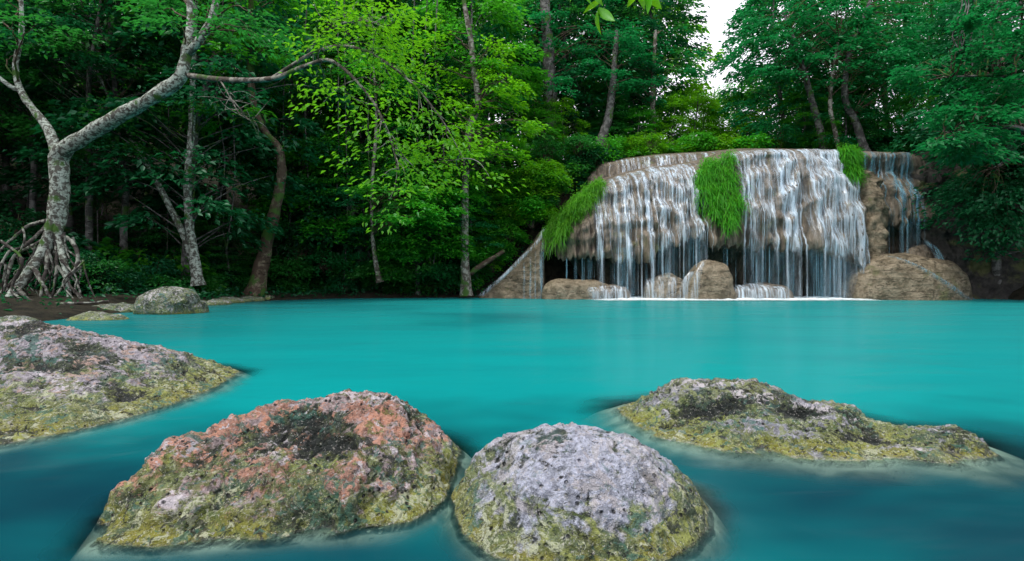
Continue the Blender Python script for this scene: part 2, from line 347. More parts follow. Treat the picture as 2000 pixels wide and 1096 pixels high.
def water_rock(name, label, mat, waterline, back, inner, skirt, res, rough, group, dents=()):
    """waterline: pixels where stone meets water on the near side; back: plan points of the hidden far side; inner: (px, py, distance) on the stone"""
    wl = np.array([W(*p)[:2] for p in waterline] + [b for b in back]); wl = resample(wl, 34)
    area = 0.5 * np.sum(wl[:, 0] * np.roll(wl[:, 1], -1) - wl[:, 1] * np.roll(wl[:, 0], -1))
    if area < 0: wl = wl[::-1]
    t = np.roll(wl, -1, 0) - np.roll(wl, 1, 0); nrm = np.stack([t[:, 1], -t[:, 0]], 1); nrm /= np.linalg.norm(nrm, axis=1)[:, None]
    I = np.array([U(*p) for p in inner])
    pts = [wl, wl + nrm * skirt * 0.55, wl + nrm * skirt * 1.3, wl + nrm * (skirt * 1.3 + 0.5)]
    zs = [np.zeros(34), np.full(34, -0.085), np.full(34, -0.32), np.full(34, -1.2)]
    P = np.vstack([I[:, :2]] + pts); z = np.concatenate([I[:, 2]] + zs)
    fit = tps_fit(P, z); lo = P.min(0) + 0.1; hi = P.max(0) - 0.1
    ROCK_FITS.append((fit, lo, hi))
    nx, ny = res; gx = np.linspace(lo[0], hi[0], nx); gy = np.linspace(lo[1], hi[1], ny)
    X, Y = np.meshgrid(gx, gy, indexing='ij'); Q = np.stack([X.ravel(), Y.ravel()], 1)
    Z = tps_eval(fit, Q).reshape(nx, ny)
    Zx, Zy = np.gradient(Z, gx, gy); N = np.stack([-Zx, -Zy, np.ones_like(Z)], 2); N /= np.linalg.norm(N, axis=2)[:, :, None]
    V = np.stack([X, Y, Z], 2).reshape(-1, 3); N = N.reshape(-1, 3)
    above = sm(V[:, 2], -0.06, 0.07)
    o = len(ROCK_FITS) * 13.7
    warp = np.stack([fbm(V * 2.2 + o + k * 5, 3) for k in range(3)], 1) * 0.25
    d = 0.075 * fbm(V * 2.6 + o, 4) + 0.035 * (ridged((V + warp) * 4.2 + o, 4) - 0.35) + 0.022 * fbm((V + warp) * 13 + o, 4, 0.65) + 0.009 * ridged((V + warp) * 26 + o, 3) - 0.03 * np.clip(fbm((V + warp) * 6.5 + o + 3, 3) - 0.3, 0, 1)
    d = d - 0.03 * np.clip(1 - np.abs(perlin((V + warp * 1.6) * np.array((1.6, 2.6, 2.6)) + o + 31)) * 9, 0, 1) * sm(perlin(V * 1.3 + o), -0.1, 0.25)
    for (px, py, Yd, rx, ry, dep) in dents:
        c = U(px, py, Yd); q = ((V[:, 0] - c[0]) / rx) ** 2 + ((V[:, 1] - c[1]) / ry) ** 2; d = d - dep * np.exp(-q * (1 + 0.5 * fbm(V * 5 + o, 3)))
    V = V + N * (d * rough * above)[:, None]
    V[:, 2] += above * 0.01
    q = grid_quads(nx, ny); zq = V[q][:, :, 2].max(1); q = q[zq > -1.0]
    me = mesh_np(name, V, q, attrs={'cav': d * above / 0.05})
    o = obj(name, me, mat); tag(o, label, 'boulder', group); return o

G_ROCK = 'boulders standing in the near water'
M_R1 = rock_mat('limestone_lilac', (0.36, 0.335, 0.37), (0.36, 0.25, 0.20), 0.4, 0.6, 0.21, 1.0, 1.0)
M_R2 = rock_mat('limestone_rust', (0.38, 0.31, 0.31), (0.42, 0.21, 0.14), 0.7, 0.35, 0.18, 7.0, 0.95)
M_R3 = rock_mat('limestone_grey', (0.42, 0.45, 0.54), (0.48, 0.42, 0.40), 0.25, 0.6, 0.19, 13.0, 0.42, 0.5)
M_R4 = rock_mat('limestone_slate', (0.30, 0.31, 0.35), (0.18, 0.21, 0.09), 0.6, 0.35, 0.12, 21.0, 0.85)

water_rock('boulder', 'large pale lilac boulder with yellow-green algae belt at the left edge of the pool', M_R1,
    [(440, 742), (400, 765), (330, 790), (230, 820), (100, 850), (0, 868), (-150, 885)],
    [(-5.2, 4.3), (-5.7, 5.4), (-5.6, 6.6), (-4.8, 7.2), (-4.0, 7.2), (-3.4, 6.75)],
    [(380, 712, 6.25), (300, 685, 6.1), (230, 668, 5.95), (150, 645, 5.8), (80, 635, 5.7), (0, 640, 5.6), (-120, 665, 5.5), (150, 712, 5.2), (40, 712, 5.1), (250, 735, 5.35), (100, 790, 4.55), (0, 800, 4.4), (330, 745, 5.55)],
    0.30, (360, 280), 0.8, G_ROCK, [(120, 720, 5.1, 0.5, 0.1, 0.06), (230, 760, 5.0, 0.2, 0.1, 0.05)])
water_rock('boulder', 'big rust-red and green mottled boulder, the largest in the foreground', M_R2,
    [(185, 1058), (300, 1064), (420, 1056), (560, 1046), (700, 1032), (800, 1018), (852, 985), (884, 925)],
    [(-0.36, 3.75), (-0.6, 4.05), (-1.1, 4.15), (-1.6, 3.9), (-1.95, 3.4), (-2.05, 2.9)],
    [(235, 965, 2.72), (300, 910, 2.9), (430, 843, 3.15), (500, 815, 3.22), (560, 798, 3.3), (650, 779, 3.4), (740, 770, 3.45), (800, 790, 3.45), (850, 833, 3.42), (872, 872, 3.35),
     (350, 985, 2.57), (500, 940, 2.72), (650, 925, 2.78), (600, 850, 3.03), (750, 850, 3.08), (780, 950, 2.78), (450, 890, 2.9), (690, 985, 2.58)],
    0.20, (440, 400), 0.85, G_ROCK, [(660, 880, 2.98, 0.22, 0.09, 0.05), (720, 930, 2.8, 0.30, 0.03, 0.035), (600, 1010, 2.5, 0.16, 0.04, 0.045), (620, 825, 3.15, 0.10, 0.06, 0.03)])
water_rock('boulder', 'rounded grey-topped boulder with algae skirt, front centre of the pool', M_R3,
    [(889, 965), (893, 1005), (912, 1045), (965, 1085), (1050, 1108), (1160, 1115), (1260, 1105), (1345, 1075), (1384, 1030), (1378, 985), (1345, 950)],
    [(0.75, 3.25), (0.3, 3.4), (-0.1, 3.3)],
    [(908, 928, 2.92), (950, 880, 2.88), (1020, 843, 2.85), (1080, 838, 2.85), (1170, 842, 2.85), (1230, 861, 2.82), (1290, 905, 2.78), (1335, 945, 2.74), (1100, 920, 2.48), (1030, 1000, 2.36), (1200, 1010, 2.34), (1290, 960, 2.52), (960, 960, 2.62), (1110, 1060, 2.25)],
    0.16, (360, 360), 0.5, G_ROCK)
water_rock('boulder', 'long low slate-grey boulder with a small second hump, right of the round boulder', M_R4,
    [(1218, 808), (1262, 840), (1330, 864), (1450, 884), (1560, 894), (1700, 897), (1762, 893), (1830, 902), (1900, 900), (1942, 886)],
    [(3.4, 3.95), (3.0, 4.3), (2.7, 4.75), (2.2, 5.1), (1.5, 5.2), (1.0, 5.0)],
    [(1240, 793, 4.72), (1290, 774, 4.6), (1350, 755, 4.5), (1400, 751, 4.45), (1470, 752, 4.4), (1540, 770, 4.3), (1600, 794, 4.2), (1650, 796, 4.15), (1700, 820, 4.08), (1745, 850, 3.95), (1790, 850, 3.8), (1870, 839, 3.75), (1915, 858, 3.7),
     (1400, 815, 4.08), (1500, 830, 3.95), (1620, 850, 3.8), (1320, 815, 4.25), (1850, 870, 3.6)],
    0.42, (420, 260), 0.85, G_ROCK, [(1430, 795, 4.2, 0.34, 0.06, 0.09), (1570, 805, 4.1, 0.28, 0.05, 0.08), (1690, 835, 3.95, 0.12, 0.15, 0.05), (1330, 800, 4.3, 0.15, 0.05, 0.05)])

# ------------------------------------------------------------------ ground and pool
SHORE = np.array([(-9, -14), (-13, 0), (-12.5, 9), (-12.2, 13), (-13.0, 17), (-12.6, 20.5), (-12.8, 26), (-9.5, 29.2), (-5, 30.3), (-1.8, 30.4), (2, 31.5), (12, 34.5), (22, 34), (26, 29), (25.5, 24), (27, 10), (24, -14)], float)
def shore_sd(Q):
    """signed distance to the pool edge: positive on land"""
    A = SHORE; B = np.roll(SHORE, -1, 0); best = np.full(len(Q), 1e9); inside = np.zeros(len(Q), bool)
    for a, b in zip(A, B):
        ab = b - a; t = np.clip(((Q - a) @ ab) / (ab @ ab), 0, 1); best = np.minimum(best, np.linalg.norm(Q - (a + t[:, None] * ab), axis=1))
        c = ((a[1] > Q[:, 1]) != (b[1] > Q[:, 1])); xx = a[0] + (Q[:, 1] - a[1]) / (b[1] - a[1] + 1e-12) * ab[0]; inside ^= c & (Q[:, 0] < xx)
    return np.where(inside, -best, best)
def ground_z(Q):
    Q = np.atleast_2d(np.asarray(Q, float))[:, :2]; d = shore_sd(Q); x, y = Q[:, 0], Q[:, 1]
    P3 = np.column_stack([Q, np.zeros(len(Q))])
    h = np.where(d < 0, np.maximum(-1.8, d * 0.8), 0.05 + 0.16 * sm(d, 0, 1.2) + 0.07 * d + 0.42 * np.maximum(0, d - 5) * sm(d, 5, 12))
    h = h + np.where(d > 0, 0.18 * fbm(P3 * 0.6, 4) * sm(d, 0, 1.5), 0)
    back = sm(x, 2, 6); plateau = sm((y - 30.7 - 2.9 * back) / 2.4, 0, 1) * sm(x, -4.0, 4.0)
    h = np.where(d > -3, h * (1 - plateau) + (7.3 + 0.06 * np.maximum(0, y - 33)) * plateau, h)
    rightbank = sm(x, 25.5, 30.0) * sm(y, 2, 14)
    h = h + rightbank * 4.5
    return np.minimum(h, 26 + 0.0 * h)
gx = np.concatenate([np.linspace(-75, -32, 40, endpoint=False), np.linspace(-32, 38, 210, endpoint=False), np.linspace(38, 90, 40)])
gy = np.concatenate([np.linspace(-30, 10, 40, endpoint=False), np.linspace(10, 42, 130, endpoint=False), np.linspace(42, 120, 50)])
X, Y = np.meshgrid(gx, gy, indexing='ij'); Q = np.stack([X.ravel(), Y.ravel()], 1)
V = np.column_stack([Q, ground_z(Q)])
structure(obj('ground', mesh_np('ground', V, grid_quads(len(gx), len(gy))), M_SOIL))

yy = np.concatenate([[-25, -8, 0], np.geomspace(1.3, 8, 330), np.geomspace(8.1, 36, 70)])
xx = np.concatenate([[-16, -13, -11, -9, -7.5, -6.5], np.linspace(-6, 5, 420), [5.5, 6.2, 7.5, 9, 11, 14, 17, 20, 23, 26, 30]])
X, Y = np.meshgrid(xx, yy, indexing='ij'); Q = np.stack([X.ravel(), Y.ravel()], 1)
depth = np.full(len(Q), 1.5); near = np.zeros(len(Q))
for fit, lo, hi in ROCK_FITS:
    k = np.where((Q > lo).all(1) & (Q < hi).all(1))[0]
    depth[k] = np.minimum(depth[k], np.maximum(0, -tps_eval(fit, Q[k])))
P3 = np.column_stack([Q, np.zeros(len(Q))])
depth = depth + 0.05 * np.clip(fbm(P3 * np.array((2.2, 4.5, 1)), 3), -0.6, 1) * sm(depth, 0, 0.15)
clear = np.exp(-np.maximum(depth, 0) * 5.0 - np.maximum(depth, 0) ** 2 * 30); clear[depth > 1.2] = 0
dark_tint = sm(Q[:, 1] + 0.35 * np.abs(Q[:, 0] + 0.2) * 0 + 0.9 * fbm(P3 * 0.7 + 4, 3), 5.6, 2.9)  # water colour grows darker towards the camera
dark_tint = np.maximum(dark_tint, 0.42 * sm(Q[:, 0] + 0.12 * Q[:, 1] + 1.2 * fbm(P3 * np.array((0.12, 0.3, 1)), 3), -2.0, -8.0))  # shade of the left bank trees painted into the water colour
pool = obj('pool_water', mesh_np('pool_water', np.column_stack([Q, np.zeros(len(Q))]), grid_quads(len(xx), len(yy)), attrs={'clear': clear, 'dark_tint': dark_tint}), M_POOL)
structure(pool)

# ------------------------------------------------------------------ bank stones
def blob(name, c, size, mat, seed, nu=48, nv=28, flat=2.4, amp=0.16, freq=1.3, yaw=0.0):
    """lumpy boulder: a super-ellipsoid pushed about by noise, base below its centre"""
    th = np.linspace(0, 2 * np.pi, nu, endpoint=False); ph = np.linspace(-np.pi / 2, np.pi / 2, nv)
    T, P = np.meshgrid(th, ph, indexing='ij'); e = 2 / flat
    pw = lambda v: np.sign(v) * np.abs(v) ** e
    V = np.stack([pw(np.cos(P)) * pw(np.cos(T)), pw(np.cos(P)) * pw(np.sin(T)), pw(np.sin(P))], 2).reshape(-1, 3)
    S = np.array(size, float); n = V * S; n /= np.linalg.norm(n, axis=1)[:, None]
    m = S.mean(); dd = fbm(V * S / m * freq + seed * 7.7, 5) * amp * m
    V = V * S + n * dd[:, None]
    cy_, sy_ = math.cos(yaw), math.sin(yaw); V[:, :2] = V[:, :2] @ np.array(((cy_, sy_), (-sy_, cy_)))
    i = np.arange(nu)[:, None] * nv + np.arange(nv - 1)[None]; j = ((np.arange(nu) + 1) % nu)[:, None] * nv + np.arange(nv - 1)[None]
    q = np.stack([i.ravel(), j.ravel(), j.ravel() + 1, i.ravel() + 1], 1)
    o = obj(name, mesh_np(name, V, q), mat); o.location = c; return o

M_BANK = rock_mat('limestone_bank_mossy', (0.24, 0.26, 0.22), (0.12, 0.15, 0.05), 0.6, 0.3, 0.12, 31.0, 0.75)
p = W(308, 614); tag(blob('bank_stone', (p[0], p[1] + 0.55, 0.18), (0.95, 0.7, 0.66), M_BANK, 1, 90, 50), 'rounded mossy grey rock standing in the shallows off the left bank', 'rock')
p = W(352, 613); tag(blob('bank_stone', (p[0] + 0.1, p[1] + 0.5, 0.05), (0.42, 0.42, 0.36), M_BANK, 2, 60, 36), 'small grey rock against the right side of the mossy rock', 'rock')
p = W(172, 626); tag(blob('bank_stone', (p[0], p[1] + 0.35, -0.16), (0.85, 0.45, 0.34), M_BANK, 3, 60, 36), 'flat moss-topped rock barely out of the water below the tree roots', 'rock')
p = W(12, 640); tag(blob('bank_stone', (p[0] - 0.1, p[1] + 0.3, 0.0), (0.5, 0.4, 0.24), M_BANK, 4, 50, 30), 'low dark stone at the left edge behind the lilac boulder', 'rock')
k = 0
for px in range(372, 545, 11):
    p = W(px + rnd.uniform(-5, 5), 599 - (px - 372) * 0.085 + rnd.uniform(-2, 1)); s = rnd.uniform(0.25, 0.55)
    tag(blob('shore_stone', (p[0], p[1] + 0.3, 0.04), (s * 1.3, s, s * 0.42), M_BANK, 10 + k, 26, 16, yaw=rnd.uniform(0, 3)), 'flat shore stone below the slender white trunks', 'stone', 'flat stones along the left shore'); k += 1
for px in range(20, 372, 23):
    p = W(px + rnd.uniform(-7, 7), 611 + rnd.uniform(-5, 1)); s = rnd.uniform(0.25, 0.6)
    tag(blob('shore_stone', (p[0], p[1] + 0.5, 0.05), (s * 1.3, s, s * 0.4), M_BANK, 40 + k, 26, 16, yaw=rnd.uniform(0, 3)), 'dark flat stone below the stilt roots', 'stone', 'dark stones on the left bank'); k += 1

# ------------------------------------------------------------------ waterfall cliff
YC = 29.5
def XW(a): return (np.asarray(a, float) - 1000) / FPX * YC
def columns(cols, na, nv, disp, yref=YC):
    """surface lofted through vertical profiles; cols: {station: [(distance, row), ...]}; disp(x, z, v) pushes it towards the pool"""
    A = np.array(sorted(cols)); C = np.array([cols[a] for a in A], float); kp = C.shape[1]
    aa = np.linspace(A[0], A[-1], na); D = np.stack([[np.interp(aa, A, C[:, k, j]) for k in range(kp)] for j in range(2)], 2)   # (kp, na, 2)
    out = np.zeros((na, nv, 3)); tt = np.linspace(0, kp - 1, nv)
    t = np.linspace(0, kp - 1 - 1e-6, nv); i = t.astype(int); f = (t - i)[:, None, None]
    Pd = np.concatenate([2 * D[:1] - D[1:2], D, 2 * D[-1:] - D[-2:-1]])
    a, b, c, d = Pd[i], Pd[i + 1], Pd[i + 2], Pd[i + 3]; tau = 0.35
    S = b + tau * (c - a) * f + (2 * tau * a + (tau - 3) * b + (3 - 2 * tau) * c - tau * d) * f ** 2 + (-tau * a + (2 - tau) * b + (tau - 2) * c + tau * d) * f ** 3
    Yd = S[:, :, 0].T; py = S[:, :, 1].T
    out[:, :, 0] = ((aa - 1000) / FPX * yref)[:, None]; out[:, :, 1] = Yd; out[:, :, 2] = CAMH + (HY - py) / FPX * Yd
    vv = np.broadcast_to(t[None], (na, nv))
    return aa, disp(out, vv)
CL = {   # back of top, rim, shoulder, mid face, lip, cave roof, cave foot
 1058: [(32.5, 462), (30.9, 464), (30.4, 470), (30.0, 480), (29.9, 490), (31.2, 497), (31.4, 606)],
 1085: [(33, 428), (30.9, 432), (30.0, 446), (29.6, 466), (29.45, 492), (31.3, 496), (31.6, 606)],
 1130: [(33.5, 386), (31.0, 388), (29.9, 402), (29.2, 448), (29.0, 496), (31.2, 500), (31.8, 606)],
 1180: [(34, 352), (31.0, 355), (29.7, 372), (28.95, 430), (28.7, 500), (31.1, 502), (31.9, 606)],
 1240: [(34, 336), (31.0, 338), (29.6, 356), (28.8, 430), (28.55, 505), (31.0, 508), (32.0, 606)],
 1290: [(34, 326), (31.0, 328), (29.6, 350), (28.8, 415), (28.6, 470), (31.0, 478), (32.0, 606)],
 1350: [(34, 320), (30.9, 322), (29.6, 345), (28.9, 405), (28.7, 462), (31.0, 470), (32.0, 606)],
 1395: [(34, 312), (30.7, 314), (29.5, 340), (28.9, 410), (28.7, 478), (31.0, 484), (32.0, 606)],
 1440: [(34, 296), (30.2, 298), (29.3, 318), (28.8, 400), (28.6, 474), (31.0, 478), (32.0, 606)],
 1510: [(34, 290), (30.0, 292), (29.1, 310), (28.7, 400), (28.55, 480), (31.0, 484), (32.0, 606)],
 1560: [(34, 290), (30.0, 292), (29.1, 315), (28.7, 400), (28.5, 476), (31.0, 482), (32.0, 606)],
 1610: [(34, 292), (30.1, 294), (29.6, 320), (28.8, 370), (28.4, 492), (31.0, 498), (32.0, 606)],
 1650: [(34, 293), (30.2, 295), (29.9, 322), (29.2, 380), (28.5, 500), (31.0, 504), (32.0, 606)],
 1685: [(34, 294), (30.4, 296), (30.2, 325), (29.9, 400), (29.4, 505), (30.8, 510), (31.8, 606)],
 1720: [(34.5, 296), (31.0, 298), (31.3, 330), (31.4, 380), (31.2, 440), (31.9, 446), (31.8, 606)],
 1750: [(34.5, 296), (31.1, 298), (31.4, 335), (30.6, 376), (30.3, 432), (31.9, 442), (31.9, 606)],
 1785: [(34.5, 297), (31.1, 299), (31.4, 335), (30.5, 372), (30.3, 438), (31.9, 444), (31.9, 606)],
 1818: [(34.5, 298), (31.3, 300), (31.4, 340), (30.9, 385), (30.8, 430), (31.9, 440), (31.8, 606)],
 1860: [(35, 300), (31.8, 305), (31.4, 345), (31.0, 390), (30.7, 440), (30.6, 490), (30.4, 606)],
}
for a_ in CL:                     # the hollow behind the curtain runs well back
    if 1080 < a_ < 1680: CL[a_][5] = (CL[a_][5][0] + 1.0, CL[a_][5][1]); CL[a_][6] = (CL[a_][6][0] + 1.7, CL[a_][6][1])
def cliff_disp(G, vv):
    na, nv, _ = G.shape; P = G.reshape(-1, 3); v = vv.ravel()
    face = sm(v, 0.9, 1.8) * (1 - sm(v, 4.3, 5.0)); fall = sm(v, 1.5, 4.0)
    Q = np.stack([P[:, 0] * 1.15, P[:, 2] * 0.13, P[:, 1] * 0.0 + 3], 1)
    drape = 0.50 * (np.abs(perlin(Q * np.array((0.9, 1, 1)))) * 2 - 0.35) + 0.24 * (1 - 2 * np.abs(perlin(Q * np.array((2.6, 1.3, 1)) + 5))) + 0.10 * (1 - 2 * np.abs(perlin(Q * np.array((6.2, 2, 1)) + 9)))
    ledge = 0.22 * fbm(np.stack([P[:, 0] * 0.35, P[:, 2] * 0.85, P[:, 0] * 0 + 7], 1), 3)
    knob = 0.34 * (np.abs(perlin(np.stack([P[:, 0] * 0.85, P[:, 2] * 0.62, P[:, 0] * 0 + 31], 1))) * 2.2 - 0.4) + 0.16 * (np.abs(perlin(np.stack([P[:, 0] * 2.1, P[:, 2] * 1.2, P[:, 0] * 0 + 37], 1))) * 2 - 0.4)
    ledge = ledge - knob * sm(v, 1.3, 2.2)
    rough = 0.07 * fbm(P * np.array((2.5, 2.5, 1.2)), 4)
    d = face * (drape * (0.35 + 0.9 * fall) + ledge + 0.05) + rough * (0.4 + face)
    P = P.copy(); P[:, 1] -= d
    # hanging fringe of the lip: some columns of tufa reach lower than others
    lipw = np.exp(-((v - 4.0) / 0.42) ** 2)
    fr = 0.55 * perlin(np.stack([P[:, 0] * 0.9, P[:, 0] * 0, P[:, 0] * 0 + 2], 1)) + 0.5 * np.clip(1 - 2.2 * np.abs(perlin(np.stack([P[:, 0] * 2.4, P[:, 0] * 0, P[:, 0] * 0 + 6], 1))), -0.4, 1) - 0.1 + 0.22 * perlin(np.stack([P[:, 0] * 6, P[:, 0] * 0, P[:, 0] * 0 + 8], 1))
    P[:, 2] -= fr * lipw * 0.8
    rimw = np.exp(-((v - 1.0) / 0.3) ** 2); P[:, 2] += rimw * 0.10 * fbm(np.stack([P[:, 0] * 0.8, P[:, 0] * 0, P[:, 0] * 0 + 12], 1), 3)
    return P.reshape(na, nv, 3)
NA, NV = 620, 190
aa, GRID = columns(CL, NA, NV, cliff_disp)
cliff = empty('waterfall_cliff', (XW(1400), 30.5, 0), 'broad tan travertine cliff with draped overhang that the main waterfall runs down', 'cliff')
def under(parent, o):
    o.parent = parent; o.matrix_parent_inverse = parent.matrix_basis.inverted(); return o
bpy.context.view_layer.update()
from mathutils import Matrix
def child(name, me, mat, parent):
    """a part built in place: keeps world coordinates under its thing"""
    o = obj(name, me, mat); o.parent = parent; o.matrix_parent_inverse = Matrix.Translation(-parent.location); return o
child('tufa_face', mesh_np('tufa_face', GRID.reshape(-1, 3), grid_quads(NA, NV)[:, ::-1]), M_CLIFF, cliff)

# upper tier set back above the left half
CU = {1150: [(35, 345), (33.2, 346), (32.9, 352), (32.7, 366), (32.6, 380)], 1182: [(35, 316), (33.2, 318), (32.8, 326), (32.6, 345), (32.5, 375)],
      1240: [(35, 308), (33.0, 310), (32.6, 320), (32.4, 338), (32.2, 365)], 1300: [(35, 301), (32.8, 303), (32.4, 314), (32.0, 330), (31.8, 352)],
      1400: [(35, 296), (32.4, 298), (32.0, 308), (31.6, 322), (31.2, 345)], 1450: [(35, 293), (31.8, 296), (31.2, 306), (30.8, 318), (30.6, 335)]}
def upper_disp(G, vv):
    na, nv, _ = G.shape; P = G.reshape(-1, 3).copy(); v = vv.ravel(); f = sm(v, 0.9, 1.6)
    P[:, 1] -= f * (0.16 * (1 - 2 * np.abs(perlin(np.stack([P[:, 0] * 2.2, P[:, 2] * 0.2, P[:, 0] * 0 + 4], 1)))) + 0.08 * fbm(P * np.array((4, 1, 1.0)), 3))
    return P.reshape(na, nv, 3)
ua, UG = columns(CU, 260, 60, upper_disp, 32.4)
child('upper_tier', mesh_np('upper_tier', UG.reshape(-1, 3), grid_quads(260, 60)[:, ::-1]), M_CLIFF, cliff)

# rock pillar between the main curtain and the shaded recess
def column_rock(stations, nseg, seed, amp):
    """vertical rock column: stations (px, py, distance, half-width px, half-depth m) from top to foot"""
    S = np.array(stations, float); n = 70; t = np.linspace(0, len(S) - 1, n); S = np.stack([np.interp(t, np.arange(len(S)), S[:, k]) for k in range(5)], 1)
    th = np.arange(nseg) / nseg * 2 * np.pi
    X = XW(S[:, 0])[:, None] + (S[:, 3] / FPX * YC)[:, None] * np.cos(th)[None]; Yv = S[:, 2][:, None] + S[:, 4][:, None] * np.sin(th)[None]
    Z = np.repeat((CAMH + (HY - S[:, 1]) / FPX * YC)[:, None], nseg, 1); V = np.stack([X, Yv, Z], 2).reshape(-1, 3)
    dirv = np.stack([np.tile(np.cos(th), n), np.tile(np.sin(th), n), np.zeros(n * nseg)], 1)
    V = V + dirv * ((fbm(V * np.array((1.2, 1.2, 0.9)) + seed, 5, 0.6) * amp) + 0.25 * amp * ridged(V * 1.7 + seed, 3))[:, None]
    i = np.arange(n - 1)[:, None] * nseg; j = np.arange(nseg)[None]; j2 = (j + 1) % nseg
    return V, np.stack([(i + j).ravel(), (i + nseg + j).ravel(), (i + nseg + j2).ravel(), (i + j2).ravel()], 1)
V, Qd = column_rock([(1707, 326, 30.5, 3, 0.1), (1706, 333, 30.4, 13, 0.4), (1704, 350, 30.1, 20, 0.6), (1702, 385, 29.8, 23, 0.7), (1698, 430, 29.6, 25, 0.8), (1694, 470, 29.5, 26, 0.8), (1692, 505, 29.5, 24, 0.8), (1692, 600, 29.6, 24, 0.8)], 48, 4.0, 0.32)
child('rock_pillar', mesh_np('rock_pillar', V, Qd), M_BOULDER, cliff)
V, Qd = column_rock([(1745, 420, 30.9, 6, 0.2), (1745, 440, 30.8, 12, 0.3), (1742, 480, 30.7, 14, 0.4), (1740, 520, 30.7, 18, 0.5), (1740, 600, 30.7, 20, 0.5)], 32, 9.0, 0.2)
child('rock_pillar', mesh_np('rock_pillar', V, Qd), M_BOULDER, cliff)

# fan-shaped ramp at the left end
CF = {930: [(30.6, 582), (30.4, 584), (30.2, 588), (30.0, 606)], 950: [(30.8, 570), (30.4, 572), (29.9, 579), (29.5, 606)], 985: [(31.2, 532), (30.4, 536), (29.6, 562), (29.1, 606)],
      1010: [(31.4, 508), (30.4, 512), (29.5, 545), (28.95, 606)], 1035: [(31.5, 482), (30.4, 488), (29.4, 530), (28.9, 606)], 1055: [(31.5, 455), (30.5, 464), (29.4, 520), (28.9, 606)],
      1062: [(31.6, 452), (30.6, 462), (29.7, 520), (29.2, 606)], 1068: [(32, 470), (31.5, 480), (31.2, 530), (31.0, 606)]}
def fan_disp(G, vv):
    na, nv, _ = G.shape; P = G.reshape(-1, 3).copy()
    P[:, 1] -= 0.16 * fbm(P * np.array((0.9, 0.9, 1.6)), 5) + 0.10 * ridged(P * np.array((0.7, 0.7, 1.5)) + 3, 3)
    return P.reshape(na, nv, 3)
fa, FG = columns(CF, 140, 90, fan_disp)
fan = obj('travertine_ramp', mesh_np('travertine_ramp', FG.reshape(-1, 3), grid_quads(140, 90)[:, ::-1]), M_BOULDER)
tag(fan, 'sloping tan travertine ramp left of the overhang, with rivulets down its crest', 'rock')

# shaded bank at the right end
CR = {1825: [(35, 330), (32.0, 345), (31.2, 400), (30.6, 470), (30.2, 540), (29.6, 606)], 1880: [(35, 300), (31.5, 330), (30.4, 400), (29.8, 470), (29.3, 540), (28.5, 606)],
      1940: [(34, 290), (30.6, 330), (29.6, 400), (29.0, 470), (28.4, 540), (27.2, 606)], 2030: [(33, 290), (29.8, 330), (28.6, 400), (27.8, 470), (27.0, 540), (25.6, 606)], 2200: [(33, 290), (28, 330), (27, 400), (26, 470), (25, 540), (23, 606)]}
def bank_disp(G, vv):
    na, nv, _ = G.shape; P = G.reshape(-1, 3).copy()
    P[:, 1] -= 0.7 * fbm(P * 0.45, 5) + 0.3 * ridged(P * np.array((0.8, 0.8, 0.5)) + 3, 4)
    return P.reshape(na, nv, 3)
ra, RG = columns(CR, 200, 130, bank_disp)
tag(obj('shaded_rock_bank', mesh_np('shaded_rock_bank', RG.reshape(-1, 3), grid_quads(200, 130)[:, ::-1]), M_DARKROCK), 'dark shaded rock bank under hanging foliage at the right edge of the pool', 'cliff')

# boulders at the foot of the falls
def fall_rock(px0, px1, pyt, Y, depth, label, mat, seed, pyb=584, flat=2.5, amp=0.10, yaw=0.0):
    x0, x1 = [(p - 1000) / FPX * Y for p in (px0, px1)]; zt = CAMH + (HY - pyt) / FPX * Y
    o = blob('fall_boulder', ((x0 + x1) / 2, Y, 0.0), ((x1 - x0) / 2, depth, zt), mat, seed, 100, 60, flat, amp, 1.0, yaw); return tag(o, label, 'boulder')
fall_rock(1653, 1886, 497, 28.6, 1.7, 'huge smooth tan boulder with a thin rill over it, right of the falls', M_BOULDER, 3, flat=2.3, amp=0.09)
fall_rock(1338, 1436, 509, 28.0, 1.1, 'dome-shaped wet tan boulder under the middle of the falls', M_BOULDER, 5, flat=2.15, amp=0.12)
fall_rock(1258, 1350, 536, 28.7, 0.9, 'low wet boulder half veiled by water, left of the dome boulder', M_BOULDER, 7, amp=0.13)
fall_rock(1058, 1200, 546, 29.0, 1.0, 'long low tan slab in front of the cave, beside the ramp', M_BOULDER, 8, flat=2.9, amp=0.10)
fall_rock(1150, 1232, 556, 28.5, 0.8, 'small rounded rock covered by white water at the end of the low slab', M_CLIFF, 9, amp=0.1)
fall_rock(1430, 1548, 553, 28.7, 0.9, 'low rock buried in foaming water right of the dome boulder', M_CLIFF, 10, flat=2.4, amp=0.1)
fall_rock(1740, 1880, 478, 30.4, 1.0, 'shadowed rock shelf behind the huge tan boulder', M_CLIFF, 11, amp=0.14)

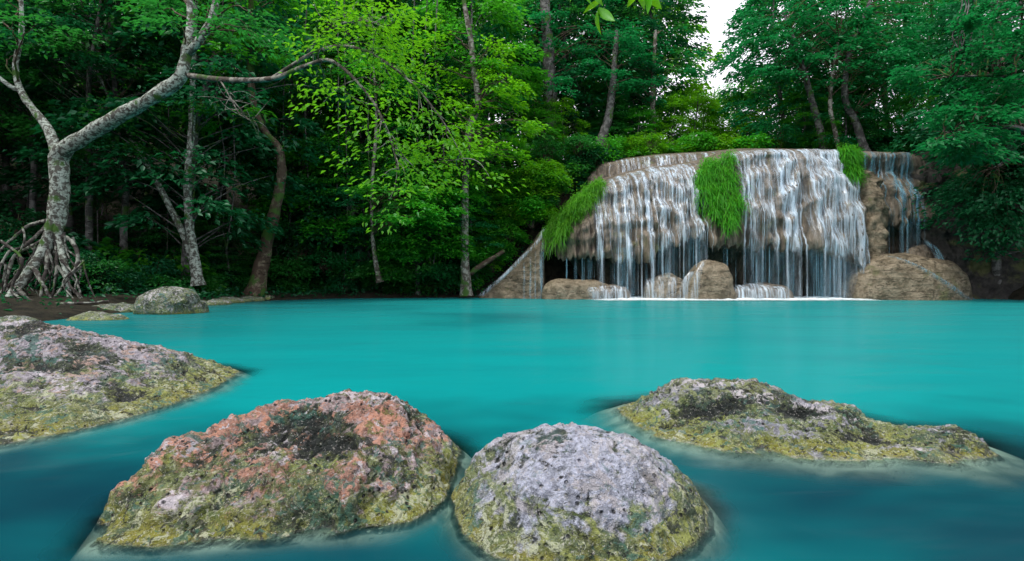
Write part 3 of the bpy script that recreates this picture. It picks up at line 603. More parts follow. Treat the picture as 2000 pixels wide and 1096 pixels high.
# ------------------------------------------------------------------ falling water
def ribbon(P, w, dens, nw=5, bulge=0.25):
    """silky strip along P, bowed towards the pool; returns V, Q, uv, dens"""
    P = np.asarray(P, float); n = len(P); w = np.broadcast_to(w, (n,)); u = np.linspace(0, 1, nw)
    off = (u - 0.5)[None] * w[:, None]; bow = (1 - (2 * u - 1) ** 2)[None] * w[:, None] * bulge
    V = np.stack([P[:, 0][:, None] + off, P[:, 1][:, None] - bow, np.repeat(P[:, 2][:, None], nw, 1)], 2).reshape(-1, 3)
    s = np.concatenate([[0], np.cumsum(np.linalg.norm(np.diff(P, axis=0), axis=1))])
    uv = np.stack([np.tile(u, n), np.repeat(s, nw)], 1)
    return V, grid_quads(n, nw), uv, np.repeat(np.broadcast_to(dens, (n,)), nw)
def strand_part(name, P, w, dens, mat, parent):
    V, Q_, uv, dn = ribbon(P, w, dens); return child(name, mesh_np(name, V, Q_, attrs={'dens': dn}, uv=uv), mat, parent)
def trace(G, aas, a, v0, v1, wander, fall_to, seed, gap=0.05, kmax=6.0, keep=None):
    """a thread of water: down the rock face, thrown clear by bulges, then free fall to fall_to"""
    na, nv, _ = G.shape; t = np.linspace(v0, v1, 46); iv = np.clip((t / kmax * (nv - 1)).astype(int), 0, nv - 1)
    m = wander * (perlin(np.stack([t * 0.9, np.full(46, seed), np.zeros(46)], 1)) + 0.4 * perlin(np.stack([t * 2.3, np.full(46, seed + 5), np.zeros(46)], 1)))
    ia = np.clip(np.interp(a + m, aas, np.arange(na)).astype(int), 0, na - 1); P = G[ia, iv].copy()
    P[:, 1] -= gap
    for k in range(1, 46):
        drop = max(0.0, P[k - 1, 2] - P[k, 2]); P[k, 1] = min(P[k, 1], P[k - 1, 1] + 0.02 - 0.03 * drop) if t[k] > v0 + 0.5 else P[k, 1]
        P[k, 2] = min(P[k, 2], P[k - 1, 2] - 0.002)
    if keep: return P
    z0 = P[-1, 2]; zz = np.linspace(z0, fall_to, 14)[1:]; f = np.stack([np.full(13, P[-1, 0]), P[-1, 1] - 0.02 * np.sqrt(np.maximum(0, z0 - zz)), zz], 1)
    return np.vstack([P, f])
falls = empty('waterfall', (XW(1400), 28.6, 0), 'silky white main waterfall dropping in many strands over the tan overhang', 'waterfall')
rs = random.Random(21)
def dens_curve(n, peak, fall, head=0.6):
    t = np.linspace(0, 1, n); return peak * np.interp(t, [0, 0.08, 0.5, 0.76, 0.80, 1.0], [head, 0.9, 1.0, 0.9, fall, fall * 0.8])
# broad films that hug the rock face and go on as curtains below the lip
def sheet(a0, a1, v0, v1, dens, below, parent, mat=M_FALLS, seed=0.0, gap=0.03):
    n = 9; cols = [trace(GRID, aa, a, v0, v1, 2.5, -0.04, seed, gap, keep=below <= 0) for a in np.linspace(a0, a1, n)]; m = len(cols[0]); V = np.stack(cols, 1)
    V[:, :, 1] = np.minimum(V[:, :, 1], V[:, :, 1].min(1, keepdims=True) + 0.25)
    u = np.tile(np.linspace(0, 1, n), m); t = np.linspace(0, 1, m); top = np.interp(t, [0, 0.1, 1], [0.35, 1, 1])
    dn = dens * top * (np.where(np.arange(m) < 46, 1.0, below) if below > 0 else np.interp(t, [0, 0.75, 1], [1, 0.9, 0]))
    child('water_film', mesh_np('water_film', V.reshape(-1, 3), grid_quads(m, n), attrs={'dens': np.repeat(dn, n)}, uv=np.stack([u, np.repeat(t, n)], 1)), mat, parent)
for a in list(np.arange(1158, 1352, 16)) + list(np.arange(1430, 1670, 13)):
    w = rs.uniform(9, 18); sheet(a, a + w, rs.choice([0.95, 0.95, 1.3]), rs.choice([3.3, 3.7, 4.0, 4.0]), rs.uniform(0.35, 0.85), rs.choice([0, 0, 0.15]), falls, M_FALLS, rs.uniform(0, 50))
for a, w, d in [(1160, 14, .8), (1196, 10, 1), (1212, 12, .9), (1252, 14, 1.0), (1280, 16, 1.0), (1312, 18, .8), (1342, 16, .8), (1505, 22, .95), (1522, 16, 1.0), (1560, 18, .8), (1600, 24, 1.0), (1620, 26, 1.0), (1642, 24, .95), (1448, 14, .8)]:
    sheet(a, a + w, 0.95, 4.0, d, 0.10 if w > 15 else 0.3, falls, M_FALLS, rs.uniform(0, 50), 0.05)
# bright strands that reach the pool
bright = [(1172, .16), (1200, .22), (1217, .26), (1243, .20), (1258, .34), (1283, .30), (1297, .22), (1318, .16), (1340, .20), (1362, .16), (1437, .26), (1452, .18), (1468, .14), (1490, .18), (1512, .30), (1528, .40), (1546, .22), (1566, .28), (1584, .26), (1603, .30), (1622, .34), (1640, .30), (1655, .26), (1665, .20)]
for a, w in bright:
    P = trace(GRID, aa, a, 1.0, 4.0, 5, -0.05, rs.uniform(0, 90), 0.07); n = len(P); t = np.linspace(0, 1, n)
    strand_part('water_strand', P, w * np.interp(t, [0, 0.3, 0.75, 1], [1.2, 0.9, 0.75, 0.7]) * 0.8, dens_curve(n, 1.0, 0.5 if a > 1435 else 0.75), M_FALLS, falls)
for k in range(70):
    a = rs.choice([rs.uniform(1160, 1370), rs.uniform(1425, 1672), rs.uniform(1425, 1672)]); P = trace(GRID, aa, a, rs.choice([1.0, 1.0, 1.6, 2.2]), 4.0, 6, -0.05, rs.uniform(0, 90), 0.06); n = len(P); t = np.linspace(0, 1, n)
    strand_part('water_strand', P, rs.uniform(0.04, 0.10) * np.interp(t, [0, 0.3, 0.75, 1], [1.4, 1.0, 0.7, 0.6]), dens_curve(n, rs.uniform(0.5, 0.95), rs.uniform(0.12, 0.45)), M_FALLS, falls)
# thin drip threads from the lip into the cave mouth
for k in range(80):
    a = rs.uniform(1105, 1672); ia = int(np.interp(a, aa, np.arange(NA))); iv = int(4.0 / 6 * (NV - 1)); p0 = GRID[ia, iv] + np.array((0, rs.uniform(0, 0.9), 0.1))
    zz = np.linspace(p0[2], -0.05, 16); P = np.stack([np.full(16, p0[0]), np.full(16, p0[1]), zz], 1)
    strand_part('drip_thread', P, rs.uniform(0.035, 0.11), rs.uniform(0.25, 0.8) * np.linspace(0.9, 0.6, 16), M_VEIL, falls)
# wide thin veils in front of the cave
for a, w in [(1215, 1.5), (1290, 1.4), (1345, 1.3), (1460, 1.4), (1515, 1.6), (1570, 1.5), (1620, 1.5), (1655, 1.0)]:
    ia = int(np.interp(a, aa, np.arange(NA))); p0 = GRID[ia, int(4.0 / 6 * (NV - 1))] + np.array((0, 0.25, 0.5)); zz = np.linspace(p0[2], 0.02, 16)
    P = np.stack([np.full(16, p0[0]), np.full(16, p0[1]), zz], 1); strand_part('water_veil', P, w, 0.26, M_VEIL, falls)
# water spreading over the boulders at the foot
def slide(pts, w, dens, parent, mat=M_FALLS):
    P, ww = spline([U(*p) for p in pts], 30, np.asarray(w, float)); return strand_part('water_slide', P, ww, dens * np.interp(np.linspace(0, 1, 30), [0, 0.1, 0.85, 1], [0.4, 1, 1, 0.6]), mat, parent)
slide([(1352, 530, 27.05), (1340, 550, 27.0), (1332, 584, 26.95)], [0.3, 0.5, 0.6], 0.9, falls)
slide([(1375, 510, 27.1), (1362, 540, 26.9), (1355, 584, 26.85)], [0.2, 0.4, 0.5], 0.6, falls)
for px in (1445, 1470, 1495, 1520): slide([(px - 4, 553 + abs(px - 1470) * 0.12, 28.2), (px, 566, 27.75), (px + 6, 585, 27.7)], [0.7, 0.9, 1.0], 0.95, falls)
for px in (1160, 1180, 1200, 1215): slide([(px - 2, 556 + abs(px - 1190) * 0.15, 28.0), (px, 568, 27.72), (px + 4, 585, 27.68)], [0.5, 0.7, 0.8], 0.75, falls)
for px in (1270, 1292, 1315): slide([(px, 538 + abs(px - 1300) * 0.2, 28.0), (px - 2, 560, 27.75), (px - 5, 585, 27.7)], [0.5, 0.6, 0.7], 0.6, falls)

upf = empty('upper_cascade', (XW(1310), 32.2, 6.5), 'fringe of short water threads along the set-back upper tier', 'waterfall')
for k in range(64):
    a = rs.uniform(1190, 1446); P = trace(UG, ua, a, 0.95, 4.0, 3, 0, rs.uniform(0, 90), 0.04, kmax=4.0, keep=True)
    strand_part('water_strand', P, rs.uniform(0.05, 0.22), rs.uniform(0.35, 0.95), M_FALLS, upf)
side = empty('side_cascade', (XW(1775), 30.6, 0), 'dim bluish side cascade in the shaded recess right of the rock pillar', 'waterfall')
for k in range(34):
    a = rs.uniform(1718, 1825); P = trace(GRID, aa, a, 1.0, 4.0, 5, 1.0, rs.uniform(0, 90), 0.05); n = len(P)
    strand_part('water_strand', P, rs.uniform(0.05, 0.26), dens_curve(n, rs.uniform(0.3, 0.9), 0.4), M_VEIL, side)
slide([(1722, 330, 31.0), (1726, 380, 30.7), (1742, 400, 30.4), (1748, 440, 30.2)], [0.15, 0.2, 0.35, 0.3], 0.95, side)
slide([(1716, 500, 27.6), (1745, 502, 27.15), (1790, 520, 26.95), (1845, 552, 26.95), (1890, 585, 27.3)], [0.2, 0.35, 0.5, 0.5, 0.5], 0.6, side, M_VEIL)
slide([(1805, 470, 29.2), (1828, 490, 28.9), (1848, 530, 28.4), (1880, 570, 27.9), (1900, 586, 27.7)], [0.4, 0.5, 0.5, 0.45, 0.5], 0.5, side, M_VEIL)
rill = empty('ramp_rivulet', (XW(1000), 30, 0), 'white rivulet running down the crest of the tan ramp', 'waterfall')
slide([(1064, 445, 30.3), (1050, 472, 29.9), (1020, 503, 29.75), (985, 538, 29.75), (940, 578, 29.7)], [0.25, 0.3, 0.35, 0.35, 0.5], 0.85, rill)
slide([(1062, 470, 29.8), (1058, 500, 29.2), (1055, 585, 28.75)], [0.2, 0.3, 0.3], 0.5, rill, M_VEIL)
for px in (1046, 1036, 1024): slide([(px, 490 + (1046 - px), 29.5), (px, 530, 29.1), (px, 584, 28.7)], [0.1, 0.12, 0.16], 0.4, rill, M_VEIL)

# foam where the falls strike the pool
def foam_mat():
    b = NB('foam'); e = b.attr('dens'); n = b.noise(b.pos((0.5, 2.0, 1)), 3, 4, 0.6)
    a = b.math('MULTIPLY', e, b.rng(n, 0.25, 0.65, 0.35, 1.0)); d = b.n('BsdfDiffuse'); d.inputs[0].default_value = (0.82, 0.93, 0.94, 1)
    tp = b.n('BsdfTransparent'); m = b.n('MixShader'); b.set(m.inputs[0], a); b.set(m.inputs[1], tp.outputs[0]); b.set(m.inputs[2], d.outputs[0]); return b.done(m.outputs[0])
gx = np.linspace((1140 - 1000) / FPX * 28, (1700 - 1000) / FPX * 28, 220); gy = np.linspace(24.5, 30.5, 70); X, Y = np.meshgrid(gx, gy, indexing='ij')
P3 = np.stack([X.ravel(), Y.ravel(), 0 * X.ravel()], 1); edge = 26.6 + 0.35 * fbm(P3 * np.array((0.7, 0.0, 0)) + 3, 3)
dn = sm(P3[:, 1], edge - 0.9, edge + 0.4) * sm(P3[:, 0], gx[0], gx[0] + 1.5) * (1 - sm(P3[:, 0], gx[-1] - 1.2, gx[-1]))
Zf = 0.02 + 0.07 * dn * (0.5 + np.clip(fbm(P3 * 2.2, 3), 0, 1))
foam = stuff(obj('foam', mesh_np('foam', np.stack([P3[:, 0], P3[:, 1], Zf], 1), grid_quads(220, 70), attrs={'dens': dn}), foam_mat()))
tag(foam, 'band of white foam where the falls meet the turquoise pool', 'foam')

# ------------------------------------------------------------------ foliage
def unit(v): return v / (np.linalg.norm(v, axis=-1, keepdims=True) + 1e-9)
def leaf_mesh(name, C, axis, up, L, Wd, r, fold=0.25):
    """many small pointed leaves, each two faces folded along the midrib"""
    n = len(C); axis = unit(axis); side = unit(np.cross(axis, up)); nrm = np.cross(side, axis); L = L[:, None]; Wd = Wd[:, None]
    tip = C + axis * L - nrm * L * 0.12; mid = C + axis * L * 0.45
    a = mid + side * Wd * 0.5 + nrm * Wd * fold; b = mid - side * Wd * 0.5 + nrm * Wd * fold
    V = np.stack([C, a, tip, b], 1).reshape(-1, 3); i = np.arange(n)[:, None] * 4
    T = np.concatenate([i + np.array((0, 1, 2)), i + np.array((0, 2, 3))])
    return mesh_np(name, V, None, T, {'lv': np.repeat(r.random(n), 4)}, smooth=False)
def spray_points(cent, out, size, nper, droop, r, spread=0.75, thick=0.10):
    """leaf seats and axes on flat drooping fans; cent, out (K,3), size (K,)"""
    K = len(cent); c = np.repeat(cent, nper, 0); o = np.repeat(unit(out * np.array((1, 1, 0.25))), nper, 0); s = np.repeat(size, nper)
    lat = unit(np.cross(o, np.array((0, 0, 1.0)))); n = K * nper
    phi = np.round(r.normal(0, spread, n) * 3.2) / 3.2 + r.normal(0, 0.07, n); rr = np.sqrt(r.random(n)) * 1.35 - 0.35
    d = np.cos(phi)[:, None] * o + np.sin(phi)[:, None] * lat; rad = rr * s
    P = c + d * rad[:, None] + r.normal(0, 1, (n, 3)) * (thick * s)[:, None]
    P[:, 2] -= droop * np.maximum(rad, 0) ** 2 / np.maximum(s, 0.1)
    ax = unit(d + lat * (r.choice([-1, 1], n) * r.uniform(0.3, 1.0, n))[:, None] + np.array((0, 0, -1.0)) * r.uniform(-0.1, 0.6, n)[:, None])
    up = unit(np.array((0, 0, 1.0)) + r.normal(0, 0.38, (n, 3)))
    return P, ax, up
def crown_mesh(name, cent, out, size, nper, leaf, droop, seed, spread=0.8, thick=0.10, wide=0.5):
    r = np.random.default_rng(seed); P, ax, up = spray_points(cent, out, size, nper, droop, r, spread, thick)
    L = leaf * r.uniform(0.65, 1.3, len(P)); return leaf_mesh(name, P, ax, up, L, L * wide, r)
def crooked(p, q, r, n=9, sag=0.12):
    t = np.linspace(0, 1, n)[:, None]; d = np.linalg.norm(q - p); P = p + (q - p) * t
    P = P + r.normal(0, 1, 3) * np.sin(t * np.pi) * d * 0.07 + np.array((0, 0, 1.0)) * np.sin(t * np.pi) * d * sag; return P
def proto_tree(H, rad, lo, K, nper, leaf, seed, trunk_r=0.16, droop=0.35, spray=(0.9, 1.6)):
    """(trunk mesh, crown mesh) standing at the origin"""
    r = np.random.default_rng(seed); A = Acc()
    n = 7; zs = np.linspace(0, H * 0.93, n); wob = np.cumsum(r.normal(0, 0.018 * H, (n, 2)), 0); path = np.column_stack([wob * np.linspace(0, 1, n)[:, None], zs])
    P, rr = spline(path, 28, np.linspace(trunk_r, trunk_r * 0.22, n)); rr[0] *= 1.5; rr[1] *= 1.2; A.add(*tube(P, rr, 8, 0.25))
    u = r.random(K); z = lo * H + (1 - lo) * H * u; prof = np.clip(np.sin(np.pi * np.clip(0.12 + 0.86 * u, 0, 1)) ** 0.6, 0.2, 1)
    th = r.random(K) * 2 * np.pi; q = np.sqrt(r.uniform(0.12, 1, K)); ra = rad * prof * q * (0.75 + 0.5 * (perlin(np.stack([np.cos(th) * 1.3, np.sin(th) * 1.3, z * 0.25 + seed], 1)) + 0.3))
    base = np.stack([np.interp(z, P[:, 2], P[:, k]) for k in range(2)], 1); cent = np.column_stack([base + np.stack([np.cos(th), np.sin(th)], 1) * ra[:, None], z]); out = np.column_stack([np.cos(th), np.sin(th), 0 * th])
    for k in range(K):
        zb = max(0.1 * H, z[k] - r.uniform(0.5, 1.0) * ra[k] * 0.7); b = np.array([np.interp(zb, P[:, 2], P[:, j]) for j in range(2)] + [zb])
        rb = np.interp(zb, P[:, 2], rr) * 0.2; A.add(*tube(crooked(b, cent[k], r, 7, 0.05), np.linspace(rb, 0.012, 7), 4))
    return A.mesh('trunk'), crown_mesh('crown', cent, out, r.uniform(*spray, K), nper, leaf, droop, seed + 1)
PROTO = [proto_tree(16, 3.4, 0.22, 95, 105, 0.27, 100, 0.20), proto_tree(16, 3.0, 0.30, 85, 115, 0.23, 101, 0.17), proto_tree(16, 3.8, 0.16, 105, 100, 0.30, 102, 0.22, 0.5),
         proto_tree(16, 2.7, 0.42, 80, 110, 0.25, 103, 0.15), proto_tree(16, 3.6, 0.10, 110, 95, 0.26, 104, 0.2, 0.6)]
FAR = [proto_tree(16, 4.2, 0.12, 80, 70, 0.42, 110, 0.25, 0.4, (1.3, 2.2)), proto_tree(16, 3.8, 0.2, 80, 70, 0.38, 111, 0.25, 0.3, (1.3, 2.2))]
_mats = {}
def mesh_in(me, mat):
    """the same mesh data in another leaf colour (one copy per colour)"""
    k = (me.name, mat.name)
    if k not in _mats:
        m = me.copy(); m.materials.clear(); m.materials.append(mat); _mats[k] = m
    return _mats[k]
tr = random.Random(5)
def forest_tree(px, Y, top, mat, name, label, cat, group, proto=None, bark=None, wide=1.0, z0=None, protos=PROTO):
    x = (px - 1000) / FPX * Y; g = float(ground_z([(x, Y)])[0]) - 0.25 if z0 is None else z0
    H = CAMH + (HY - top) / FPX * Y - g
    e = empty(name, (x, Y, g), label, cat, group); k = tr.randrange(len(protos)) if proto is None else proto; t, c = protos[k]
    s = H / 16.0; e.rotation_euler.z = tr.uniform(0, 6.28); w = s ** 0.55 * wide * tr.uniform(0.9, 1.12); e.scale = (w, w, s)
    o = obj('trunk', mesh_in(t, bark or B_GREY)); o.parent = e
    o = obj('crown', mesh_in(c, mat)); o.parent = e; stuff(o); return e

# -- the forest wall
def row(pxs, Y, top, mats, label, group, name='forest_tree', cat='tree', jx=14, jy=1.5, jt=60, wide=1.0, protos=PROTO):
    for k, px in enumerate(pxs):
        forest_tree(px + tr.uniform(-jx, jx), Y + tr.uniform(-jy, jy), top + tr.uniform(-jt, jt), mats[k % len(mats)], name, label, cat, group, wide=wide, protos=protos)
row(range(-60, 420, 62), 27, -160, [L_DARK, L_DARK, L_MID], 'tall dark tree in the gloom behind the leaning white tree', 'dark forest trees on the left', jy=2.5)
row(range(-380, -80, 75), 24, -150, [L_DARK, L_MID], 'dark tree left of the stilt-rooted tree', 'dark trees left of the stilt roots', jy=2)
row(range(-150, 480, 85), 36, -140, [L_FRESH, L_MID, L_DARK], 'green tree deeper in the forest behind the left bank', 'deeper forest trees on the left')
row(range(430, 1000, 66), 34, -80, [L_FRESH, L_MID, L_FRESH, L_DARK], 'fresh green tree rising behind the middle bank', 'green forest trees behind the middle bank', jy=2.5, jt=110)
row(range(470, 1040, 95), 42, -120, [L_BRIGHT, L_FRESH], 'tall yellow-green tree at the back of the middle bank', 'yellow-green trees at the back of the middle bank')
row(range(1050, 1290, 44), 41, -110, [L_JADE, L_MID, L_DARK], 'dark blue-green tree behind the left half of the waterfall', 'blue-green trees behind the falls', jt=70, jx=10)
row(range(1060, 1330, 60), 37, 190, [L_FRESH, L_BRIGHT, L_MID], 'low bright tree above the left half of the falls', 'low bright trees above the falls', jt=30, wide=0.8)
row(range(1345, 1500, 40), 40, 195, [L_BRIGHT, L_BRIGHT, L_FRESH], 'sunlit yellow-green tree below the gap of sky', 'sunlit trees below the sky gap', jt=28, jx=8, wide=0.8)
row(range(1530, 1960, 70), 39, -60, [L_JADE, L_MID, L_JADE], 'jade green tree behind the right half of the waterfall', 'jade trees behind the right half of the falls', jt=60)
row(range(1560, 1980, 75), 36, 175, [L_FRESH, L_JADE, L_MID], 'low jade tree above the right half of the falls', 'low trees above the right falls', jt=30, wide=0.8)
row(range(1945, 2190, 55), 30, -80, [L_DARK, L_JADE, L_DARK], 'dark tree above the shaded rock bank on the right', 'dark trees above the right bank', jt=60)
row(range(-200, 1300, 90), 54, -30, [L_FRESH, L_BRIGHT, L_MID], 'far pale green tree left of the sky gap', 'far forest trees left of the sky gap', protos=FAR, jt=60)
row(range(1560, 2250, 90), 54, 0, [L_JADE, L_MID], 'far green tree right of the sky gap', 'far forest trees right of the sky gap', protos=FAR, jt=60)
row([1345, 1395, 1450, 1500], 58, 165, [L_FRESH, L_BRIGHT], 'far pale tree top in the sky gap', 'far tree tops in the sky gap', protos=FAR, jt=15)

row(range(540, 960, 58), 31.4, 330, [L_FRESH, L_MID, L_FRESH, L_JADE], 'young green tree in the shade behind the thin pale stem', 'young trees in the middle bank', jt=45, jy=0.7, wide=0.85)
row(range(150, 500, 60), 27.5, 380, [L_DARK, L_MID], 'young dark tree in the shade behind the slender white trunks', 'young trees behind the slender trunks', jt=45, jy=1.0, wide=0.85)
# -- trees that can be told apart
def spline_px(pts, n, rad): return spline([U(*p) for p in pts], n, rad)
def hero(name, label, trunk, rad, bark, clumps, mat, leaf=0.26, nper=70, seed=0, spray=(0.7, 1.3), limbs=(), droop=0.35, ns=10, cat='tree', limb_name='limb', lump=0.22, start=14, flare=0.5):
    """trunk, limbs: pixel paths (px, py, distance); clumps: (px, py, distance, rx, ry, count) regions where the foliage hangs"""
    r = np.random.default_rng(seed + 500); P, rr = spline_px(trunk, 44, rad); e = empty(name, tuple(P[0]), label, cat)
    rr = rr * (1 + flare * np.exp(-np.arange(44) / 2.2)); A = Acc(); A.add(*tube(P, rr, ns, lump)); nodes = [P[start:]]; TW = Acc()
    for pts, lr in limbs:
        LP, lrr = spline_px(pts, 26, lr); V, Q_ = tube(LP, lrr, 8, lump); child(limb_name, mesh_np(limb_name, V, Q_), bark, e); nodes.append(LP[6:])
    nodes = np.vstack(nodes); C = []
    for (px, py, Y, rx, ry, n) in clumps:
        for k in range(n):
            a = r.random() * 6.283; q = math.sqrt(r.random()); C.append(U(px + rx * q * math.cos(a), py + ry * q * math.sin(a), Y + r.uniform(-1, 1) * 1.4))
    if C:
        C = np.array(C); out = np.zeros_like(C)
        for k, c in enumerate(C):
            b = nodes[np.argmin(np.linalg.norm(nodes - c - np.array((0, 0, -0.8)), axis=1))]; out[k] = c - b
            TW.add(*tube(crooked(b, c, r, 10, 0.12) + np.vstack([np.zeros(3), np.cumsum(r.normal(0, 0.05, (9, 3)), 0)]), np.linspace(min(0.045, rr.min() * 0.6), 0.008, 10), 4))
        out = unit(out + r.normal(0, 0.3, out.shape))
    child('trunk', A.mesh('trunk'), bark, e)
    if len(C): stuff(child('twigs', TW.mesh('twigs'), B_BROWN, e))
    if len(C): stuff(child('crown', crown_mesh('crown', C, out, r.uniform(*spray, len(C)), nper, leaf, droop, seed + 1), mat, e))
    return e

# leaning white tree with stilt roots
white = hero('leaning_tree', 'white-barked tree on stilt roots, its thick bough leaning right over the left bank',
    [(8, 592, 18.3), (34, 562, 18.7), (66, 518, 19.1), (94, 476, 19.4), (108, 440, 19.5), (116, 390, 19.5), (117, 340, 19.5), (116, 302, 19.5), (160, 270, 19.2), (230, 228, 18.9), (300, 190, 18.6), (352, 152, 18.4), (364, 100, 18.5), (372, 40, 18.8), (366, -60, 19)],
    [0.11, 0.15, 0.18, 0.23, 0.29, 0.30, 0.29, 0.31, 0.25, 0.24, 0.23, 0.21, 0.16, 0.12, 0.07], B_WHITE,
    [(360, 20, 19.0, 70, 45, 8), (460, 50, 18, 60, 50, 7), (20, 70, 20.4, 60, 70, 9)], L_MID, 0.22, 70, 1, start=36, flare=0.1,
    limbs=[([(112, 305, 19.5), (98, 260, 19.8), (70, 220, 20), (42, 180, 20.2), (30, 130, 20.4), (42, 60, 20.5), (40, -40, 20.6)], [0.2, 0.16, 0.14, 0.12, 0.1, 0.09, 0.05]),
           ([(360, 110, 18.5), (385, 85, 18.3), (410, 45, 18.2), (430, -30, 18.2)], [0.14, 0.14, 0.12, 0.08]),
           ([(42, 180, 20.2), (15, 165, 20), (-40, 120, 19.8)], [0.09, 0.08, 0.05])])
for k, pts in enumerate([[(112, 430, 19.4), (118, 480, 19.3), (128, 540, 19.0), (134, 594, 18.8)], [(98, 430, 19.5), (60, 440, 19.6), (20, 470, 19.4), (-30, 520, 19.2)], [(108, 450, 19.5), (112, 510, 19.2), (106, 585, 18.9)], [(118, 450, 19.5), (130, 520, 19.3), (152, 560, 19.1), (156, 590, 18.9)],
        [(95, 455, 19.6), (88, 520, 19.0), (70, 592, 18.6)], [(120, 460, 19.4), (146, 480, 19.2), (150, 520, 19.0), (120, 565, 18.9), (105, 588, 18.7)], [(90, 440, 19.6), (50, 480, 19.0), (5, 500, 18.7), (-20, 580, 18.4)], [(112, 520, 19.2), (135, 548, 18.9), (158, 584, 18.7)],
        [(60, 520, 19), (75, 550, 18.7), (95, 592, 18.5)], [(86, 470, 19.6), (30, 500, 19.5), (10, 560, 19.2), (-10, 592, 19)], [(30, 560, 18.6), (70, 590, 18.2), (150, 594, 18.0), (210, 588, 18.4)], [(0, 470, 18.8), (40, 510, 18.6), (20, 560, 18.5), (50, 596, 18.2)]]):
    P, rr = spline_px(pts, 26, np.interp(np.linspace(0, 1, len(pts)), [0, 1], [(0.10, 0.08, 0.07, 0.055)[k % 4] if k not in (0,) else 0.15, 0.035 if k else 0.07])); r = np.random.default_rng(70 + k); P = P + np.cumsum(r.normal(0, 0.012, P.shape), 0)
    V, Q_ = tube(P, rr, 7, 0.3); child('stilt_root', mesh_np('stilt_root', V, Q_), B_ROOT if k else B_WHITE, white)
rr_ = np.random.default_rng(9)
for k in range(26):
    px = rr_.uniform(-10, 165); py = rr_.uniform(440, 520); p0 = np.array((px, py, 19.2 + rr_.uniform(-0.5, 0.5))); pts = [tuple(p0)]
    for j in range(3): p0 = p0 + np.array((rr_.normal(0, 14), rr_.uniform(18, 40), rr_.uniform(-0.2, 0.1))); pts.append((p0[0], min(p0[1], 596), p0[2]))
    P, rr = spline_px(pts, 16, np.linspace(0.04, 0.015, 4)); V, Q_ = tube(P, rr, 5, 0.2); child('root_strand', mesh_np('root_strand', V, Q_), B_ROOT, white)

# its long leafy boughs reaching out over the water: each large leaf on its own
def single_leaf(name):
    n = 7; t = np.linspace(0, 1, n); w = 0.21 * np.sin(np.pi * t ** 0.8) * (1 - 0.15 * t) + 0.004; z = -0.22 * t ** 2
    V = np.stack([np.stack([w, t, z + 0.35 * w], 1), np.stack([0 * t, t, z], 1), np.stack([-w, t, z + 0.35 * w], 1)], 1).reshape(-1, 3)
    return mesh_np(name, V, grid_quads(n, 3), attrs={'lv': np.tile(0.5, n * 3)})
LEAF = single_leaf('leaf'); LEAF.materials.append(L_BRIGHT)
LEAF2 = single_leaf('leaf'); LEAF2.materials.append(leaf_mat('leaf_lime', (0.07, 0.27, 0.006), (0.12, 0.38, 0.01), (0.26, 0.66, 0.012), 0.55, 0.3))
from mathutils import Vector, Quaternion
def leaf_at(p, d, L, me, parent, r, tilt=0.45):
    o = obj('leaf', me); o.parent = parent; o.matrix_parent_inverse = parent.matrix_parent_inverse.copy() if parent.parent is None else Matrix.Identity(4)
    d = Vector(d).normalized(); up = (Vector((0, 0, 1)) + Vector(r.normal(0, tilt, 3))).normalized(); s = d.cross(up).normalized(); u = s.cross(d)
    M = Matrix((s, d, u)).transposed().to_4x4(); M.translation = Vector(p); return o, M @ Matrix.Scale(L, 4)
boughs = [([(370, 148, 18.4), (440, 156, 17.4), (530, 154, 16.2), (600, 128, 15.2), (650, 120, 14.6), (715, 180, 13.8), (755, 250, 13.4), (778, 330, 13.2)], 0.10, 95, 0),
          ([(530, 154, 16.2), (620, 100, 15.0), (700, 95, 14.2), (790, 150, 13.8), (860, 230, 13.6), (905, 310, 13.5)], 0.06, 100, 0),
          ([(430, 156, 17.5), (450, 190, 17.2), (470, 225, 17), (500, 238, 16.8)], 0.03, 12, 0), ([(600, 100, 15), (640, 60, 14.6), (700, 40, 14.2), (760, 50, 14)], 0.05, 50, 0)]
r = np.random.default_rng(77)
tw_c, tw_o = [], []
for pts, rad, nl, _ in boughs:
    P, rr = spline_px(pts, 40, np.linspace(rad, 0.012, len(pts))); A = Acc(); A.add(*tube(P, rr, 6, 0.15)); seats = []
    for k in range(26):
        i = int(r.integers(18 if rad > 0.08 else 8, 40)); T = P[min(i + 1, 39)] - P[i - 1]; d = unit(T + r.normal(0, 0.5, 3) * np.linalg.norm(T) * 2.2 + np.array((0, 0, 0.05))); Lb = r.uniform(0.4, 1.1); q = P[i] + d * Lb + np.array((0, 0, -0.12 * Lb))
        tw = crooked(P[i], q, r, 7, 0.05); A.add(*tube(tw, np.linspace(0.016, 0.005, 7), 4)); seats += [(tw[j], d) for j in (3, 4, 5, 6, 6)]
        if nl > 30: tw_c.append(q); tw_o.append(d)
    b = child('leafy_bough', A.mesh('leafy_bough'), B_PALE, white)
    for k in range(nl):
        p, d = seats[int(r.integers(len(seats)))]; ax = unit(d + r.normal(0, 0.55, 3) + np.array((0, 0, -0.25))); o, M = leaf_at(p + r.normal(0, 0.05, 3), ax, r.uniform(0.15, 0.26), LEAF if r.random() < 0.6 else LEAF2, b, r); 
        o.parent = b; o.matrix_parent_inverse = Matrix.Translation(-white.location); o.matrix_basis = M
stuff(child('outer_leaves', crown_mesh('outer_leaves', np.array(tw_c), np.array(tw_o), np.full(len(tw_c), 0.8), 34, 0.16, 0.3, 31, 0.9, 0.16), L_BRIGHT, white))

